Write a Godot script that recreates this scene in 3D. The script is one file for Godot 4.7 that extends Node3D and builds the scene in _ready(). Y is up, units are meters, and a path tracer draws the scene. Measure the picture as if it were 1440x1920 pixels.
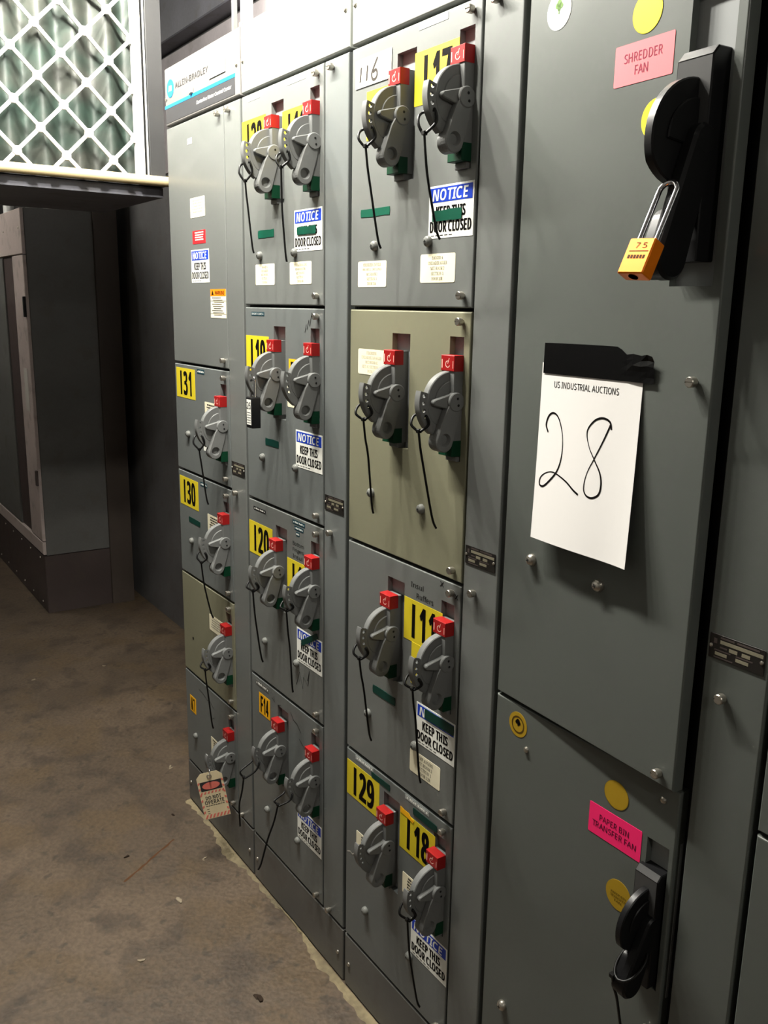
extends Node3D

# ---------------------------------------------------------------- mesh builder
class MB:
	var v := PackedVector3Array()
	var n := PackedVector3Array()

	func tri(a: Vector3, b: Vector3, c: Vector3) -> void:   # a, b, c run counter-clockwise seen from outside
		var m := (b - a).cross(c - a)
		if m.length_squared() < 1e-20:
			return
		m = m.normalized()
		v.append(a); v.append(c); v.append(b)
		n.append(m); n.append(m); n.append(m)

	func trin(a: Vector3, na: Vector3, b: Vector3, nb: Vector3, c: Vector3, nc: Vector3) -> void:
		v.append(a); v.append(c); v.append(b)
		n.append(na); n.append(nc); n.append(nb)

	func quad(a: Vector3, b: Vector3, c: Vector3, d: Vector3) -> void:
		tri(a, b, c); tri(a, c, d)

	func quadn(a: Vector3, na: Vector3, b: Vector3, nb: Vector3, c: Vector3, nc: Vector3, d: Vector3, nd: Vector3) -> void:
		trin(a, na, b, nb, c, nc); trin(a, na, c, nc, d, nd)

	func box(lo: Vector3, hi: Vector3, bev := 0.0) -> void:
		var poly := PackedVector2Array([Vector2(lo.x, lo.y), Vector2(hi.x, lo.y), Vector2(hi.x, hi.y), Vector2(lo.x, hi.y)])
		extrude(poly, lo.z, hi.z, bev, Transform3D.IDENTITY, true)

	# polygon in the frame's x-y plane, pushed along its z from t0 to t1
	func extrude(poly_in: PackedVector2Array, t0: float, t1: float, bev: float, f: Transform3D, back := true) -> void:
		var poly := poly_in.duplicate()
		if Geometry2D.is_polygon_clockwise(poly):
			poly.reverse()
		var k := poly.size()
		var en: Array[Vector2] = []
		for i in k:
			var e := poly[(i + 1) % k] - poly[i]
			en.append(Vector2(e.y, -e.x).normalized())
		var inner := PackedVector2Array()
		for i in k:
			var n0 := en[(i + k - 1) % k]
			var n1 := en[i]
			var bi := n0 + n1
			if bi.length() < 0.01:
				bi = n1
			bi = bi.normalized()
			var s := bev / maxf(0.35, bi.dot(n1))
			inner.append(poly[i] - bi * s)
		var idx := Geometry2D.triangulate_polygon(inner)
		for j in range(0, idx.size(), 3):
			var a := inner[idx[j]]
			var b := inner[idx[j + 1]]
			var c := inner[idx[j + 2]]
			if (b - a).cross(c - a) < 0.0:
				var sw := b
				b = c
				c = sw
			tri(f * Vector3(a.x, a.y, t1), f * Vector3(b.x, b.y, t1), f * Vector3(c.x, c.y, t1))
			if back:
				tri(f * Vector3(a.x, a.y, t0), f * Vector3(c.x, c.y, t0), f * Vector3(b.x, b.y, t0))
		for i in k:
			var j2 := (i + 1) % k
			var nn := en[i]
			var ni := nn
			var nj := nn
			var np := en[(i + k - 1) % k]
			var nx := en[j2]
			if np.dot(nn) > 0.8:
				ni = (np + nn).normalized()
			if nx.dot(nn) > 0.8:
				nj = (nx + nn).normalized()
			var n3i := f.basis * Vector3(ni.x, ni.y, 0)
			var n3j := f.basis * Vector3(nj.x, nj.y, 0)
			var p := poly[i]
			var q := poly[j2]
			quadn(f * Vector3(p.x, p.y, t0), n3i, f * Vector3(q.x, q.y, t0), n3j, f * Vector3(q.x, q.y, t1 - bev), n3j, f * Vector3(p.x, p.y, t1 - bev), n3i)
			if bev > 0.0:
				var pi := inner[i]
				var qi := inner[j2]
				var bi3 := (n3i + f.basis.z).normalized()
				var bj3 := (n3j + f.basis.z).normalized()
				quadn(f * Vector3(p.x, p.y, t1 - bev), bi3, f * Vector3(q.x, q.y, t1 - bev), bj3, f * Vector3(qi.x, qi.y, t1), bj3, f * Vector3(pi.x, pi.y, t1), bi3)

	# profile: list of (radius, height) turned about the frame's z axis
	func lathe(prof: Array, seg: int, f: Transform3D) -> void:
		for i in prof.size() - 1:
			var p: Vector2 = prof[i]
			var q: Vector2 = prof[i + 1]
			var d := q - p
			var nr := Vector2(d.y, -d.x).normalized()
			for s in seg:
				var a0 := TAU * s / seg
				var a1 := TAU * (s + 1) / seg
				var c0 := Vector3(cos(a0), sin(a0), 0)
				var c1 := Vector3(cos(a1), sin(a1), 0)
				var na := f.basis * (c0 * nr.x + Vector3(0, 0, nr.y))
				var nb := f.basis * (c1 * nr.x + Vector3(0, 0, nr.y))
				var A := f * (c0 * p.x + Vector3(0, 0, p.y))
				var B := f * (c1 * p.x + Vector3(0, 0, p.y))
				var Cc := f * (c1 * q.x + Vector3(0, 0, q.y))
				var D := f * (c0 * q.x + Vector3(0, 0, q.y))
				if p.x < 1e-6:
					trin(A, na, Cc, nb, D, na)
				elif q.x < 1e-6:
					trin(A, na, B, nb, Cc, nb)
				else:
					quadn(A, na, B, nb, Cc, nb, D, na)

	func tube(pts: PackedVector3Array, r: float, seg := 8, flat := 1.0, closed_ends := true) -> void:
		var k := pts.size()
		var up := Vector3(0.31, 0.87, 0.41)
		var rings := []
		for i in k:
			var t := (pts[mini(i + 1, k - 1)] - pts[maxi(i - 1, 0)]).normalized()
			var a := up - t * up.dot(t)
			if a.length() < 1e-4:
				a = t.cross(Vector3.RIGHT)
			a = a.normalized()
			up = a
			var b := t.cross(a)
			var ring := []
			for s in seg:
				var w := TAU * s / seg
				ring.append([pts[i] + (a * cos(w) + b * sin(w) * flat) * r, (a * cos(w) + b * sin(w) / flat).normalized()])
			rings.append(ring)
		for i in k - 1:
			for s in seg:
				var s2 := (s + 1) % seg
				quadn(rings[i][s][0], rings[i][s][1], rings[i][s2][0], rings[i][s2][1], rings[i + 1][s2][0], rings[i + 1][s2][1], rings[i + 1][s][0], rings[i + 1][s][1])
		if closed_ends:
			for s in range(1, seg - 1):
				tri(rings[0][0][0], rings[0][s + 1][0], rings[0][s][0])
				tri(rings[k - 1][0][0], rings[k - 1][s][0], rings[k - 1][s + 1][0])

	# flat stroke lying on the plane z = zz, widths per point
	func stroke(pts: PackedVector2Array, w: float, zz: float, f := Transform3D.IDENTITY, taper := false) -> void:
		var k := pts.size()
		var last_a := Vector3.ZERO
		var last_b := Vector3.ZERO
		for i in k:
			var t := (pts[mini(i + 1, k - 1)] - pts[maxi(i - 1, 0)]).normalized()
			var nn := Vector2(-t.y, t.x)
			var ww := w * 0.5
			if taper:
				ww *= 0.45 + 0.55 * absf(sin(i * 0.9 + 0.6))
			var a := f * Vector3(pts[i].x + nn.x * ww, pts[i].y + nn.y * ww, zz)
			var b := f * Vector3(pts[i].x - nn.x * ww, pts[i].y - nn.y * ww, zz)
			if i > 0:
				quad(last_b, b, a, last_a)
			last_a = a
			last_b = b

	func add(arr: Array, f: Transform3D) -> void:
		var pv: PackedVector3Array = arr[Mesh.ARRAY_VERTEX]
		var ix = arr[Mesh.ARRAY_INDEX]
		var count: int = pv.size() if ix == null or ix.size() == 0 else ix.size()
		var nz := f.basis.z.normalized()
		for i in count:
			var q: int = i if ix == null or ix.size() == 0 else ix[i]
			v.append(f * pv[q])
			n.append(nz)

# ---------------------------------------------------------------- state
var mat := {}
var names := {}
var sans: SystemFont
var bold: SystemFont
var serif: SystemFont
var meshes := {}
const SW := 0.508
const SX := [0.0, 0.508, 1.016, 1.524, 2.041]
const LAMP := Vector3(0.70, 2.82, 0.42)
const LAMP_NEXT := Vector3(4.6, 2.76, 0.9)
const LAMP_FAR := Vector3(-2.9, 2.9, 0.9)

func numbered(called: String) -> String:
	if not names.has(called):
		names[called] = 0
		return called
	names[called] += 1
	return "%s_%03d" % [called, names[called]]

func solid(parts: Array) -> ArrayMesh:      # parts: [builder, material, builder, material ...]
	var m := ArrayMesh.new()
	for i in range(0, parts.size(), 2):
		var b: MB = parts[i]
		if b.v.size() == 0:
			continue
		var arr := []
		arr.resize(Mesh.ARRAY_MAX)
		arr[Mesh.ARRAY_VERTEX] = b.v
		arr[Mesh.ARRAY_NORMAL] = b.n
		m.add_surface_from_arrays(Mesh.PRIMITIVE_TRIANGLES, arr)
		m.surface_set_material(m.get_surface_count() - 1, parts[i + 1])
	return m

func put(called: String, mesh: Mesh, parent: Node, at := Vector3.ZERO) -> MeshInstance3D:
	var o := MeshInstance3D.new()
	o.mesh = mesh
	o.name = numbered(called) if parent == self else called
	o.position = at
	o.cast_shadow = GeometryInstance3D.SHADOW_CASTING_SETTING_ON
	parent.add_child(o, true)
	return o

func thing(called: String, label: String, category: String, at := Vector3.ZERO, group := "") -> Node3D:
	var o := Node3D.new()
	o.name = numbered(called)
	add_child(o)
	o.position = at
	return tag(o, label, category, group)

func tag(o: Node3D, label: String, category: String, group := "") -> Node3D:
	o.set_meta("label", label)
	o.set_meta("category", category)
	if group != "":
		o.set_meta("group", group)
	return o

func struct(called: String, mesh: Mesh, at := Vector3.ZERO) -> MeshInstance3D:
	var o := put(called, mesh, self, at)
	o.set_meta("kind", "structure")
	return o

func one(b: MB, m: Material) -> ArrayMesh:
	return solid([b, m])

func boxm(lo: Vector3, hi: Vector3, m: Material, bev := 0.0) -> ArrayMesh:
	var b := MB.new()
	b.box(lo, hi, bev)
	return one(b, m)

# text fitted into the rectangle x0..x1, y0..y1 on plane z
func text(b: MB, s: String, font: Font, x0: float, y0: float, x1: float, y1: float, z: float, f := Transform3D.IDENTITY, slant := 0.0) -> void:
	var key := s + str(font.get_instance_id())
	if not meshes.has(key):
		var t := TextMesh.new()
		t.text = s
		t.font = font
		t.font_size = 24
		t.pixel_size = 0.01
		t.depth = 0.0
		t.curve_step = 1.5
		var arr0 := t.get_mesh_arrays()
		var lo := Vector2(1e9, 1e9)
		var hi := Vector2(-1e9, -1e9)
		for p in arr0[Mesh.ARRAY_VERTEX]:
			lo = lo.min(Vector2(p.x, p.y))
			hi = hi.max(Vector2(p.x, p.y))
		meshes[key] = [arr0, lo, hi]
	var e: Array = meshes[key]
	var lo2: Vector2 = e[1]
	var hi2: Vector2 = e[2]
	var sx := (x1 - x0) / maxf(0.001, hi2.x - lo2.x)
	var sy := (y1 - y0) / maxf(0.001, hi2.y - lo2.y)
	var bs := Basis(Vector3(sx, 0, 0), Vector3(slant * sy, sy, 0), Vector3(0, 0, 1))
	var tr := Transform3D(bs, Vector3(x0 - lo2.x * sx, y0 - lo2.y * sy, z))
	b.add(e[0], f * tr)

# text of a natural shape, centred on (cx, cy), cap height h, stretched sideways by k
func textc(b: MB, s: String, font: Font, cx: float, cy: float, h: float, wmax: float, z: float, f := Transform3D.IDENTITY) -> void:
	text(b, s, font, cx - wmax * 0.5, cy - h * 0.5, cx + wmax * 0.5, cy + h * 0.5, z, f)

func catmull(p: Array, steps := 6) -> PackedVector3Array:
	var out := PackedVector3Array()
	for i in p.size() - 1:
		var a: Vector3 = p[maxi(i - 1, 0)]
		var b: Vector3 = p[i]
		var c: Vector3 = p[i + 1]
		var d: Vector3 = p[mini(i + 2, p.size() - 1)]
		for s in steps:
			out.append(b.cubic_interpolate(c, a, d, float(s) / steps))
	out.append(p[p.size() - 1])
	return out

func catmull2(p: Array, steps := 5) -> PackedVector2Array:
	var out := PackedVector2Array()
	for i in p.size() - 1:
		var a: Vector2 = p[maxi(i - 1, 0)]
		var b: Vector2 = p[i]
		var c: Vector2 = p[i + 1]
		var d: Vector2 = p[mini(i + 2, p.size() - 1)]
		for s in steps:
			out.append(b.cubic_interpolate(c, a, d, float(s) / steps))
	out.append(p[p.size() - 1])
	return out

func rect(x0: float, y0: float, x1: float, y1: float) -> PackedVector2Array:
	return PackedVector2Array([Vector2(x0, y0), Vector2(x1, y0), Vector2(x1, y1), Vector2(x0, y1)])

func rrect(x0: float, y0: float, x1: float, y1: float, r: float) -> PackedVector2Array:
	var p := PackedVector2Array()
	for c in [[x1 - r, y0 + r, -90], [x1 - r, y1 - r, 0], [x0 + r, y1 - r, 90], [x0 + r, y0 + r, 180]]:
		for k in 4:
			var a := deg_to_rad(c[2] + k * 30.0)
			p.append(Vector2(c[0] + cos(a) * r, c[1] + sin(a) * r))
	return p

func circle(cx: float, cy: float, r: float, seg := 32, ry := -1.0) -> PackedVector2Array:
	var p := PackedVector2Array()
	for k in seg:
		var a := TAU * k / seg
		p.append(Vector2(cx + cos(a) * r, cy + sin(a) * (r if ry < 0.0 else ry)))
	return p

# ---------------------------------------------------------------- materials
func plain(c: Color, rough := 0.5, metal := 0.0, spec := 0.32) -> StandardMaterial3D:
	var m := StandardMaterial3D.new()
	m.albedo_color = c
	m.roughness = rough
	m.metallic = metal
	m.metallic_specular = spec
	return m

func noise_image(size: int, freq: float, seed_: int, octaves := 4) -> Image:
	var fn := FastNoiseLite.new()
	fn.seed = seed_
	fn.frequency = freq
	fn.noise_type = FastNoiseLite.TYPE_SIMPLEX_SMOOTH
	fn.fractal_octaves = octaves
	return fn.get_seamless_image(size, size)

func paint(c: Color, rough: float, seed_: int, vary := 0.05, grime := 0.0, gloss := 0.0) -> StandardMaterial3D:
	var s := 256
	var a := noise_image(s, 0.010, seed_, 4)
	var b := noise_image(s, 0.16, seed_ + 7, 2)
	var g := noise_image(s, 0.022, seed_ + 11, 5)
	var img := Image.create_empty(s, s, false, Image.FORMAT_RGB8)
	var rg := Image.create_empty(s, s, false, Image.FORMAT_RGB8)
	for y in s:
		for x in s:
			var t := (a.get_pixel(x, y).r - 0.5) * 2.0
			var u := (b.get_pixel(x, y).r - 0.5) * 2.0
			var w := clampf((g.get_pixel(x, y).r - 0.62) * 4.0, 0.0, 1.0) * grime
			var k := 1.0 + vary * t + vary * 0.5 * u
			var col := Color(c.r * k, c.g * k, c.b * k).lerp(Color(0.30, 0.27, 0.22), w)
			img.set_pixel(x, y, col)
			var r := clampf(rough + 0.05 * t + 0.2 * w, 0.0, 1.0)
			rg.set_pixel(x, y, Color(r, r, r))
	img.generate_mipmaps()
	rg.generate_mipmaps()
	var m := StandardMaterial3D.new()
	m.albedo_texture = ImageTexture.create_from_image(img)
	m.roughness = 1.0
	m.roughness_texture = ImageTexture.create_from_image(rg)
	m.uv1_triplanar = true
	m.uv1_world_triplanar = true
	m.uv1_scale = Vector3.ONE * 1.3
	if gloss > 0.0:
		m.metallic_specular = 0.36
		m.clearcoat_enabled = true
		m.clearcoat = gloss
		m.clearcoat_roughness = 0.14
	return m

func floor_material() -> StandardMaterial3D:
	var s := 1024
	var a := noise_image(s, 0.0035, 5, 5)
	var b := noise_image(s, 0.012, 6, 5)
	var c := noise_image(s, 0.12, 7, 3)
	var d := noise_image(s, 0.03, 8, 4)
	var e := noise_image(s, 0.007, 9, 3)
	var img := Image.create_empty(s, s, false, Image.FORMAT_RGB8)
	var hm := Image.create_empty(s, s, false, Image.FORMAT_RGB8)
	for y in s:
		for x in s:
			var na := a.get_pixel(x, y).r
			var nb := b.get_pixel(x, y).r
			var nc := c.get_pixel(x, y).r
			var nd := d.get_pixel(x, y).r
			var ne := e.get_pixel(x, y).r
			var col := Color(0.29, 0.242, 0.19)
			col = col.lerp(Color(0.33, 0.277, 0.22), clampf((na - 0.45) * 3.0, 0.0, 1.0))
			col = col.lerp(Color(0.23, 0.19, 0.15), clampf((nb - 0.52) * 3.2, 0.0, 0.8))
			col = col.lerp(Color(0.31, 0.25, 0.17), clampf((ne - 0.55) * 3.0, 0.0, 0.6))
			col = col.lerp(Color(0.18, 0.15, 0.12), clampf((nd - 0.72) * 5.0, 0.0, 0.5))
			var k := 0.86 + 0.28 * nc
			img.set_pixel(x, y, Color(col.r * k, col.g * k, col.b * k))
			var h := clampf(0.5 + (nc - 0.5) * 0.6 + (nd - 0.5) * 0.7, 0.0, 1.0)
			hm.set_pixel(x, y, Color(h, h, h))
	img.generate_mipmaps()
	hm.bump_map_to_normal_map(2.0)
	hm.generate_mipmaps()
	var m := StandardMaterial3D.new()
	m.albedo_texture = ImageTexture.create_from_image(img)
	m.normal_enabled = true
	m.normal_texture = ImageTexture.create_from_image(hm)
	m.normal_scale = 0.35
	m.roughness = 0.62
	m.uv1_triplanar = true
	m.uv1_world_triplanar = true
	m.uv1_scale = Vector3.ONE * 0.42
	return m

func make_materials() -> void:
	mat.grey = paint(Color(0.400, 0.410, 0.400), 0.42, 21, 0.015, 0.0, 0.2)
	mat.grey_b = paint(Color(0.390, 0.405, 0.400), 0.42, 33, 0.015, 0.0, 0.2)
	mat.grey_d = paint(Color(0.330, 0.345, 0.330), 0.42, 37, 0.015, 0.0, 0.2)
	mat.olive = paint(Color(0.470, 0.465, 0.385), 0.42, 45, 0.015, 0.0, 0.2)
	mat.plate = paint(Color(0.56, 0.57, 0.55), 0.42, 55, 0.015, 0.0, 0.3)
	mat.kick = paint(Color(0.36, 0.36, 0.35), 0.48, 61, 0.03, 0.2, 0.2)
	mat.frame = plain(Color(0.10, 0.10, 0.10), 0.6)
	mat.slot = plain(Color(0.52, 0.53, 0.53), 0.5)
	mat.handle = plain(Color(0.425, 0.43, 0.425), 0.42)
	mat.handle_dark = plain(Color(0.41, 0.415, 0.41), 0.42)
	mat.black = plain(Color(0.07, 0.07, 0.075), 0.38)
	mat.black_metal = plain(Color(0.30, 0.30, 0.30), 0.35, 0.3)
	mat.red = plain(Color(0.57, 0.10, 0.10), 0.42)
	mat.green = plain(Color(0.015, 0.20, 0.12), 0.45)
	mat.mark = plain(Color(0.95, 0.75, 0.7), 0.5)
	mat.steel = plain(Color(0.72, 0.70, 0.66), 0.28, 0.9)
	mat.chrome = plain(Color(0.85, 0.85, 0.87), 0.12, 1.0)
	mat.dome = plain(Color(0.42, 0.425, 0.41), 0.45)
	mat.dark_hole = plain(Color(0.04, 0.04, 0.04), 0.8)
	mat.tie = plain(Color(0.045, 0.045, 0.045), 0.45)
	mat.yellow = plain(Color(0.80, 0.72, 0.15), 0.55)
	mat.orange_label = plain(Color(0.93, 0.68, 0.09), 0.45)
	mat.ink = plain(Color(0.05, 0.04, 0.04), 0.7, 0.0, 0.12)
	mat.faded_ink = plain(Color(0.24, 0.225, 0.21), 0.7, 0.0, 0.12)
	mat.ghost_ink = plain(Color(0.62, 0.60, 0.54), 0.6)
	mat.white = plain(Color(0.90, 0.90, 0.87), 0.45)
	mat.cream = plain(Color(0.90, 0.87, 0.76), 0.5)
	mat.blue = plain(Color(0.08, 0.22, 0.68), 0.42)
	mat.tape = plain(Color(0.05, 0.29, 0.22), 0.38)
	mat.tape_dark = plain(Color(0.04, 0.20, 0.17), 0.4)
	mat.teal = plain(Color(0.10, 0.23, 0.27), 0.4)
	mat.dymo = plain(Color(0.60, 0.61, 0.60), 0.4)  # grey embossed tape; on the top units its pale tone includes painted glare
	mat.pink = plain(Color(0.95, 0.16, 0.42), 0.45)
	mat.pink_ink = plain(Color(0.25, 0.03, 0.15), 0.55)
	mat.coral = plain(Color(0.96, 0.50, 0.52), 0.34)  # the hot pink sticker stock, lightened to paint in the lamp glare
	mat.coral_ink = plain(Color(0.50, 0.06, 0.22), 0.5)
	mat.orange = plain(Color(0.95, 0.50, 0.07), 0.36, 0.25)
	mat.red_label = plain(Color(0.76, 0.16, 0.18), 0.45)
	mat.warn = plain(Color(0.96, 0.52, 0.10), 0.45)
	mat.np_silver = plain(Color(0.43, 0.42, 0.41), 0.35)
	mat.np_dark = plain(Color(0.20, 0.20, 0.21), 0.35)
	mat.cyan = plain(Color(0.08, 0.48, 0.72), 0.4)
	mat.np_black = plain(Color(0.14, 0.13, 0.12), 0.40, 0.2)
	mat.np_field = plain(Color(0.58, 0.56, 0.48), 0.35, 0.4)
	mat.paper = plain(Color(0.86, 0.85, 0.84), 0.75)
	mat.black_tape = plain(Color(0.03, 0.03, 0.032), 0.30)
	mat.gold = plain(Color(0.62, 0.50, 0.12), 0.5)
	mat.gold_ink = plain(Color(0.28, 0.20, 0.04), 0.6)
	mat.lemon = plain(Color(0.95, 0.90, 0.22), 0.40)
	mat.leaf = plain(Color(0.30, 0.45, 0.08), 0.5)
	mat.tag_pink = plain(Color(0.84, 0.45, 0.40), 0.6)
	mat.tag_paper = plain(Color(0.86, 0.80, 0.66), 0.6)
	mat.scuff = plain(Color(0.72, 0.71, 0.68), 0.6)
	mat.floor = floor_material()
	mat.wall = paint(Color(0.42, 0.42, 0.45), 0.6, 71, 0.08, 0.2)
	mat.wall_dark = paint(Color(0.34, 0.335, 0.335), 0.62, 73, 0.08, 0.2)
	mat.room = paint(Color(0.36, 0.355, 0.345), 0.8, 75, 0.06, 0.15)
	mat.panel = paint(Color(0.70, 0.67, 0.68), 0.6, 87, 0.05, 0.1)  # pale tone that paints lamplight onto the back wall
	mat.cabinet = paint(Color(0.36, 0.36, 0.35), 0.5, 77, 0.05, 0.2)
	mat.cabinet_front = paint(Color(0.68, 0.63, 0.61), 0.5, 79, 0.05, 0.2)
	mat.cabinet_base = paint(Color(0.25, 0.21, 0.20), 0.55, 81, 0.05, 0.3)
	mat.brown = paint(Color(0.26, 0.225, 0.20), 0.55, 83, 0.05, 0.2)
	mat.post = paint(Color(0.19, 0.19, 0.19), 0.45, 85, 0.03, 0.05)
	mat.lattice = plain(Color(0.80, 0.79, 0.77), 0.45)
	mat.pipe = plain(Color(0.72, 0.65, 0.50), 0.5)
	mat.corrugated = corrugated_material()
	mat.conduit = plain(Color(0.84, 0.84, 0.83), 0.4, 0.1)
	mat.grout = paint(Color(0.43, 0.39, 0.30), 0.9, 91, 0.22, 0.5)
	mat.chip = plain(Color(0.52, 0.48, 0.41), 0.9)
	mat.chip_dark = plain(Color(0.16, 0.12, 0.09), 0.9)
	mat.rust = plain(Color(0.30, 0.195, 0.11), 0.9)
	mat.fixture = plain(Color(0.85, 0.85, 0.84), 0.5)
	var glow := plain(Color(1, 1, 1), 0.4)
	glow.emission_enabled = true
	glow.emission = Color(1.0, 0.975, 0.92)
	glow.emission_energy_multiplier = 30.0
	mat.tube = glow

func corrugated_material() -> StandardMaterial3D:
	var s := 256
	var a := noise_image(s, 0.012, 101, 4)
	var b := noise_image(s, 0.05, 103, 3)
	var img := Image.create_empty(s, s, false, Image.FORMAT_RGB8)
	for y in s:
		for x in s:
			var t := a.get_pixel(x, y).r
			var u := b.get_pixel(x, y).r
			var col := Color(0.135, 0.20, 0.17).lerp(Color(0.22, 0.22, 0.20), clampf((t - 0.35) * 2.5, 0.0, 0.85))
			var k := 0.9 + 0.2 * u
			img.set_pixel(x, y, Color(col.r * k, col.g * k, col.b * k))
	var m := StandardMaterial3D.new()
	m.albedo_texture = ImageTexture.create_from_image(img)
	m.roughness = 0.55
	m.uv1_triplanar = true
	m.uv1_world_triplanar = true
	m.uv1_scale = Vector3.ONE * 1.7
	return m

# ---------------------------------------------------------------- cabinet parts
# a folded sheet door: front at z = 0, bevelled rim, real openings
func door_mesh(w: float, h: float, holes: Array, m: Material, t := 0.020, bev := 0.003) -> ArrayMesh:
	var b := MB.new()
	var xs := [bev, w - bev]
	var ys := [bev, h - bev]
	for r in holes:
		xs.append(r.position.x); xs.append(r.end.x)
		ys.append(r.position.y); ys.append(r.end.y)
	xs.sort(); ys.sort()
	for i in xs.size() - 1:
		for j in ys.size() - 1:
			if xs[i + 1] - xs[i] < 1e-6 or ys[j + 1] - ys[j] < 1e-6:
				continue
			var c := Vector2((xs[i] + xs[i + 1]) * 0.5, (ys[j] + ys[j + 1]) * 0.5)
			var hole := false
			for r in holes:
				if r.has_point(c):
					hole = true
			if hole:
				continue
			b.quad(Vector3(xs[i], ys[j], 0), Vector3(xs[i + 1], ys[j], 0), Vector3(xs[i + 1], ys[j + 1], 0), Vector3(xs[i], ys[j + 1], 0))
	var o := [Vector2(0, 0), Vector2(w, 0), Vector2(w, h), Vector2(0, h)]
	var inn := [Vector2(bev, bev), Vector2(w - bev, bev), Vector2(w - bev, h - bev), Vector2(bev, h - bev)]
	for i in 4:
		var p: Vector2 = o[i]
		var q: Vector2 = o[(i + 1) % 4]
		var pi: Vector2 = inn[i]
		var qi: Vector2 = inn[(i + 1) % 4]
		var e := (q - p).normalized()
		var nn := Vector3(e.y, -e.x, 0)
		var z3 := Vector3(0, 0, 1)
		b.quadn(Vector3(p.x, p.y, -bev), nn, Vector3(q.x, q.y, -bev), nn, Vector3(qi.x, qi.y, 0), z3, Vector3(pi.x, pi.y, 0), z3)
		b.quad(Vector3(p.x, p.y, -t), Vector3(q.x, q.y, -t), Vector3(q.x, q.y, -bev), Vector3(p.x, p.y, -bev))
	for r in holes:
		var a: Vector2 = r.position
		var d: Vector2 = r.end
		var cs := [a, Vector2(a.x, d.y), d, Vector2(d.x, a.y)]
		for i in 4:
			var p: Vector2 = cs[i]
			var q: Vector2 = cs[(i + 1) % 4]
			b.quad(Vector3(p.x, p.y, -0.012), Vector3(q.x, q.y, -0.012), Vector3(q.x, q.y, 0), Vector3(p.x, p.y, 0))
	return one(b, m)

func hz(z: float, y: float) -> Vector2:
	return Vector2(-z, y)

func hull(c0: Vector2, r0: float, c1: Vector2, r1: float, seg := 10) -> PackedVector2Array:
	var d := (c1 - c0)
	var base := d.angle()
	var off := acos(clampf((r0 - r1) / d.length(), -1.0, 1.0))
	var p := PackedVector2Array()
	for k in seg + 1:
		var a := base + off + (TAU - 2.0 * off) * k / seg
		p.append(c0 + Vector2(cos(a), sin(a)) * r0)
	for k in seg + 1:
		var a := base - off + 2.0 * off * k / seg
		p.append(c1 + Vector2(cos(a), sin(a)) * r1)
	return p

func pol(c: Vector2, deg: float, r: float) -> Vector2:   # from straight up towards the viewer side of the door
	var a := deg_to_rad(deg)
	return c + Vector2(-sin(a), cos(a)) * r

# convex plate with a round dimple
func dimple_plate(b: MB, poly_in: PackedVector2Array, c: Vector2, r: float, depth: float, t0: float, t1: float, bev: float, f: Transform3D) -> void:
	var poly := poly_in.duplicate()
	if Geometry2D.is_polygon_clockwise(poly):
		poly.reverse()
	var k := poly.size()
	var seg := 28
	var outer: Array[Vector2] = []
	for s in seg:
		var dir := Vector2.from_angle(TAU * s / seg)
		var best := 1.0
		for i in k:
			var hit = Geometry2D.segment_intersects_segment(c, c + dir, poly[i], poly[(i + 1) % k])
			if hit != null:
				best = (hit - c).length()
				break
		outer.append(c + dir * best)
	for s in seg:
		var s2 := (s + 1) % seg
		var d0 := Vector2.from_angle(TAU * s / seg)
		var d1 := Vector2.from_angle(TAU * s2 / seg)
		var o0 := outer[s]
		var o1 := outer[s2]
		var i0 := o0 - (o0 - c).normalized() * bev
		var i1 := o1 - (o1 - c).normalized() * bev
		var c0 := c + d0 * r
		var c1 := c + d1 * r
		var b0 := c + d0 * r * 0.72
		var b1 := c + d1 * r * 0.72
		b.quad(f * Vector3(c0.x, c0.y, t1), f * Vector3(i0.x, i0.y, t1), f * Vector3(i1.x, i1.y, t1), f * Vector3(c1.x, c1.y, t1))
		b.quad(f * Vector3(i0.x, i0.y, t1), f * Vector3(o0.x, o0.y, t1 - bev), f * Vector3(o1.x, o1.y, t1 - bev), f * Vector3(i1.x, i1.y, t1))
		b.quad(f * Vector3(o0.x, o0.y, t1 - bev), f * Vector3(o0.x, o0.y, t0), f * Vector3(o1.x, o1.y, t0), f * Vector3(o1.x, o1.y, t1 - bev))
		b.quad(f * Vector3(b0.x, b0.y, t1 - depth), f * Vector3(c0.x, c0.y, t1), f * Vector3(c1.x, c1.y, t1), f * Vector3(b1.x, b1.y, t1 - depth))
		b.tri(f * Vector3(c.x, c.y, t1 - depth), f * Vector3(b0.x, b0.y, t1 - depth), f * Vector3(b1.x, b1.y, t1 - depth))
		b.tri(f * Vector3(c.x, c.y, t0), f * Vector3(o1.x, o1.y, t0), f * Vector3(o0.x, o0.y, t0))

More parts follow.
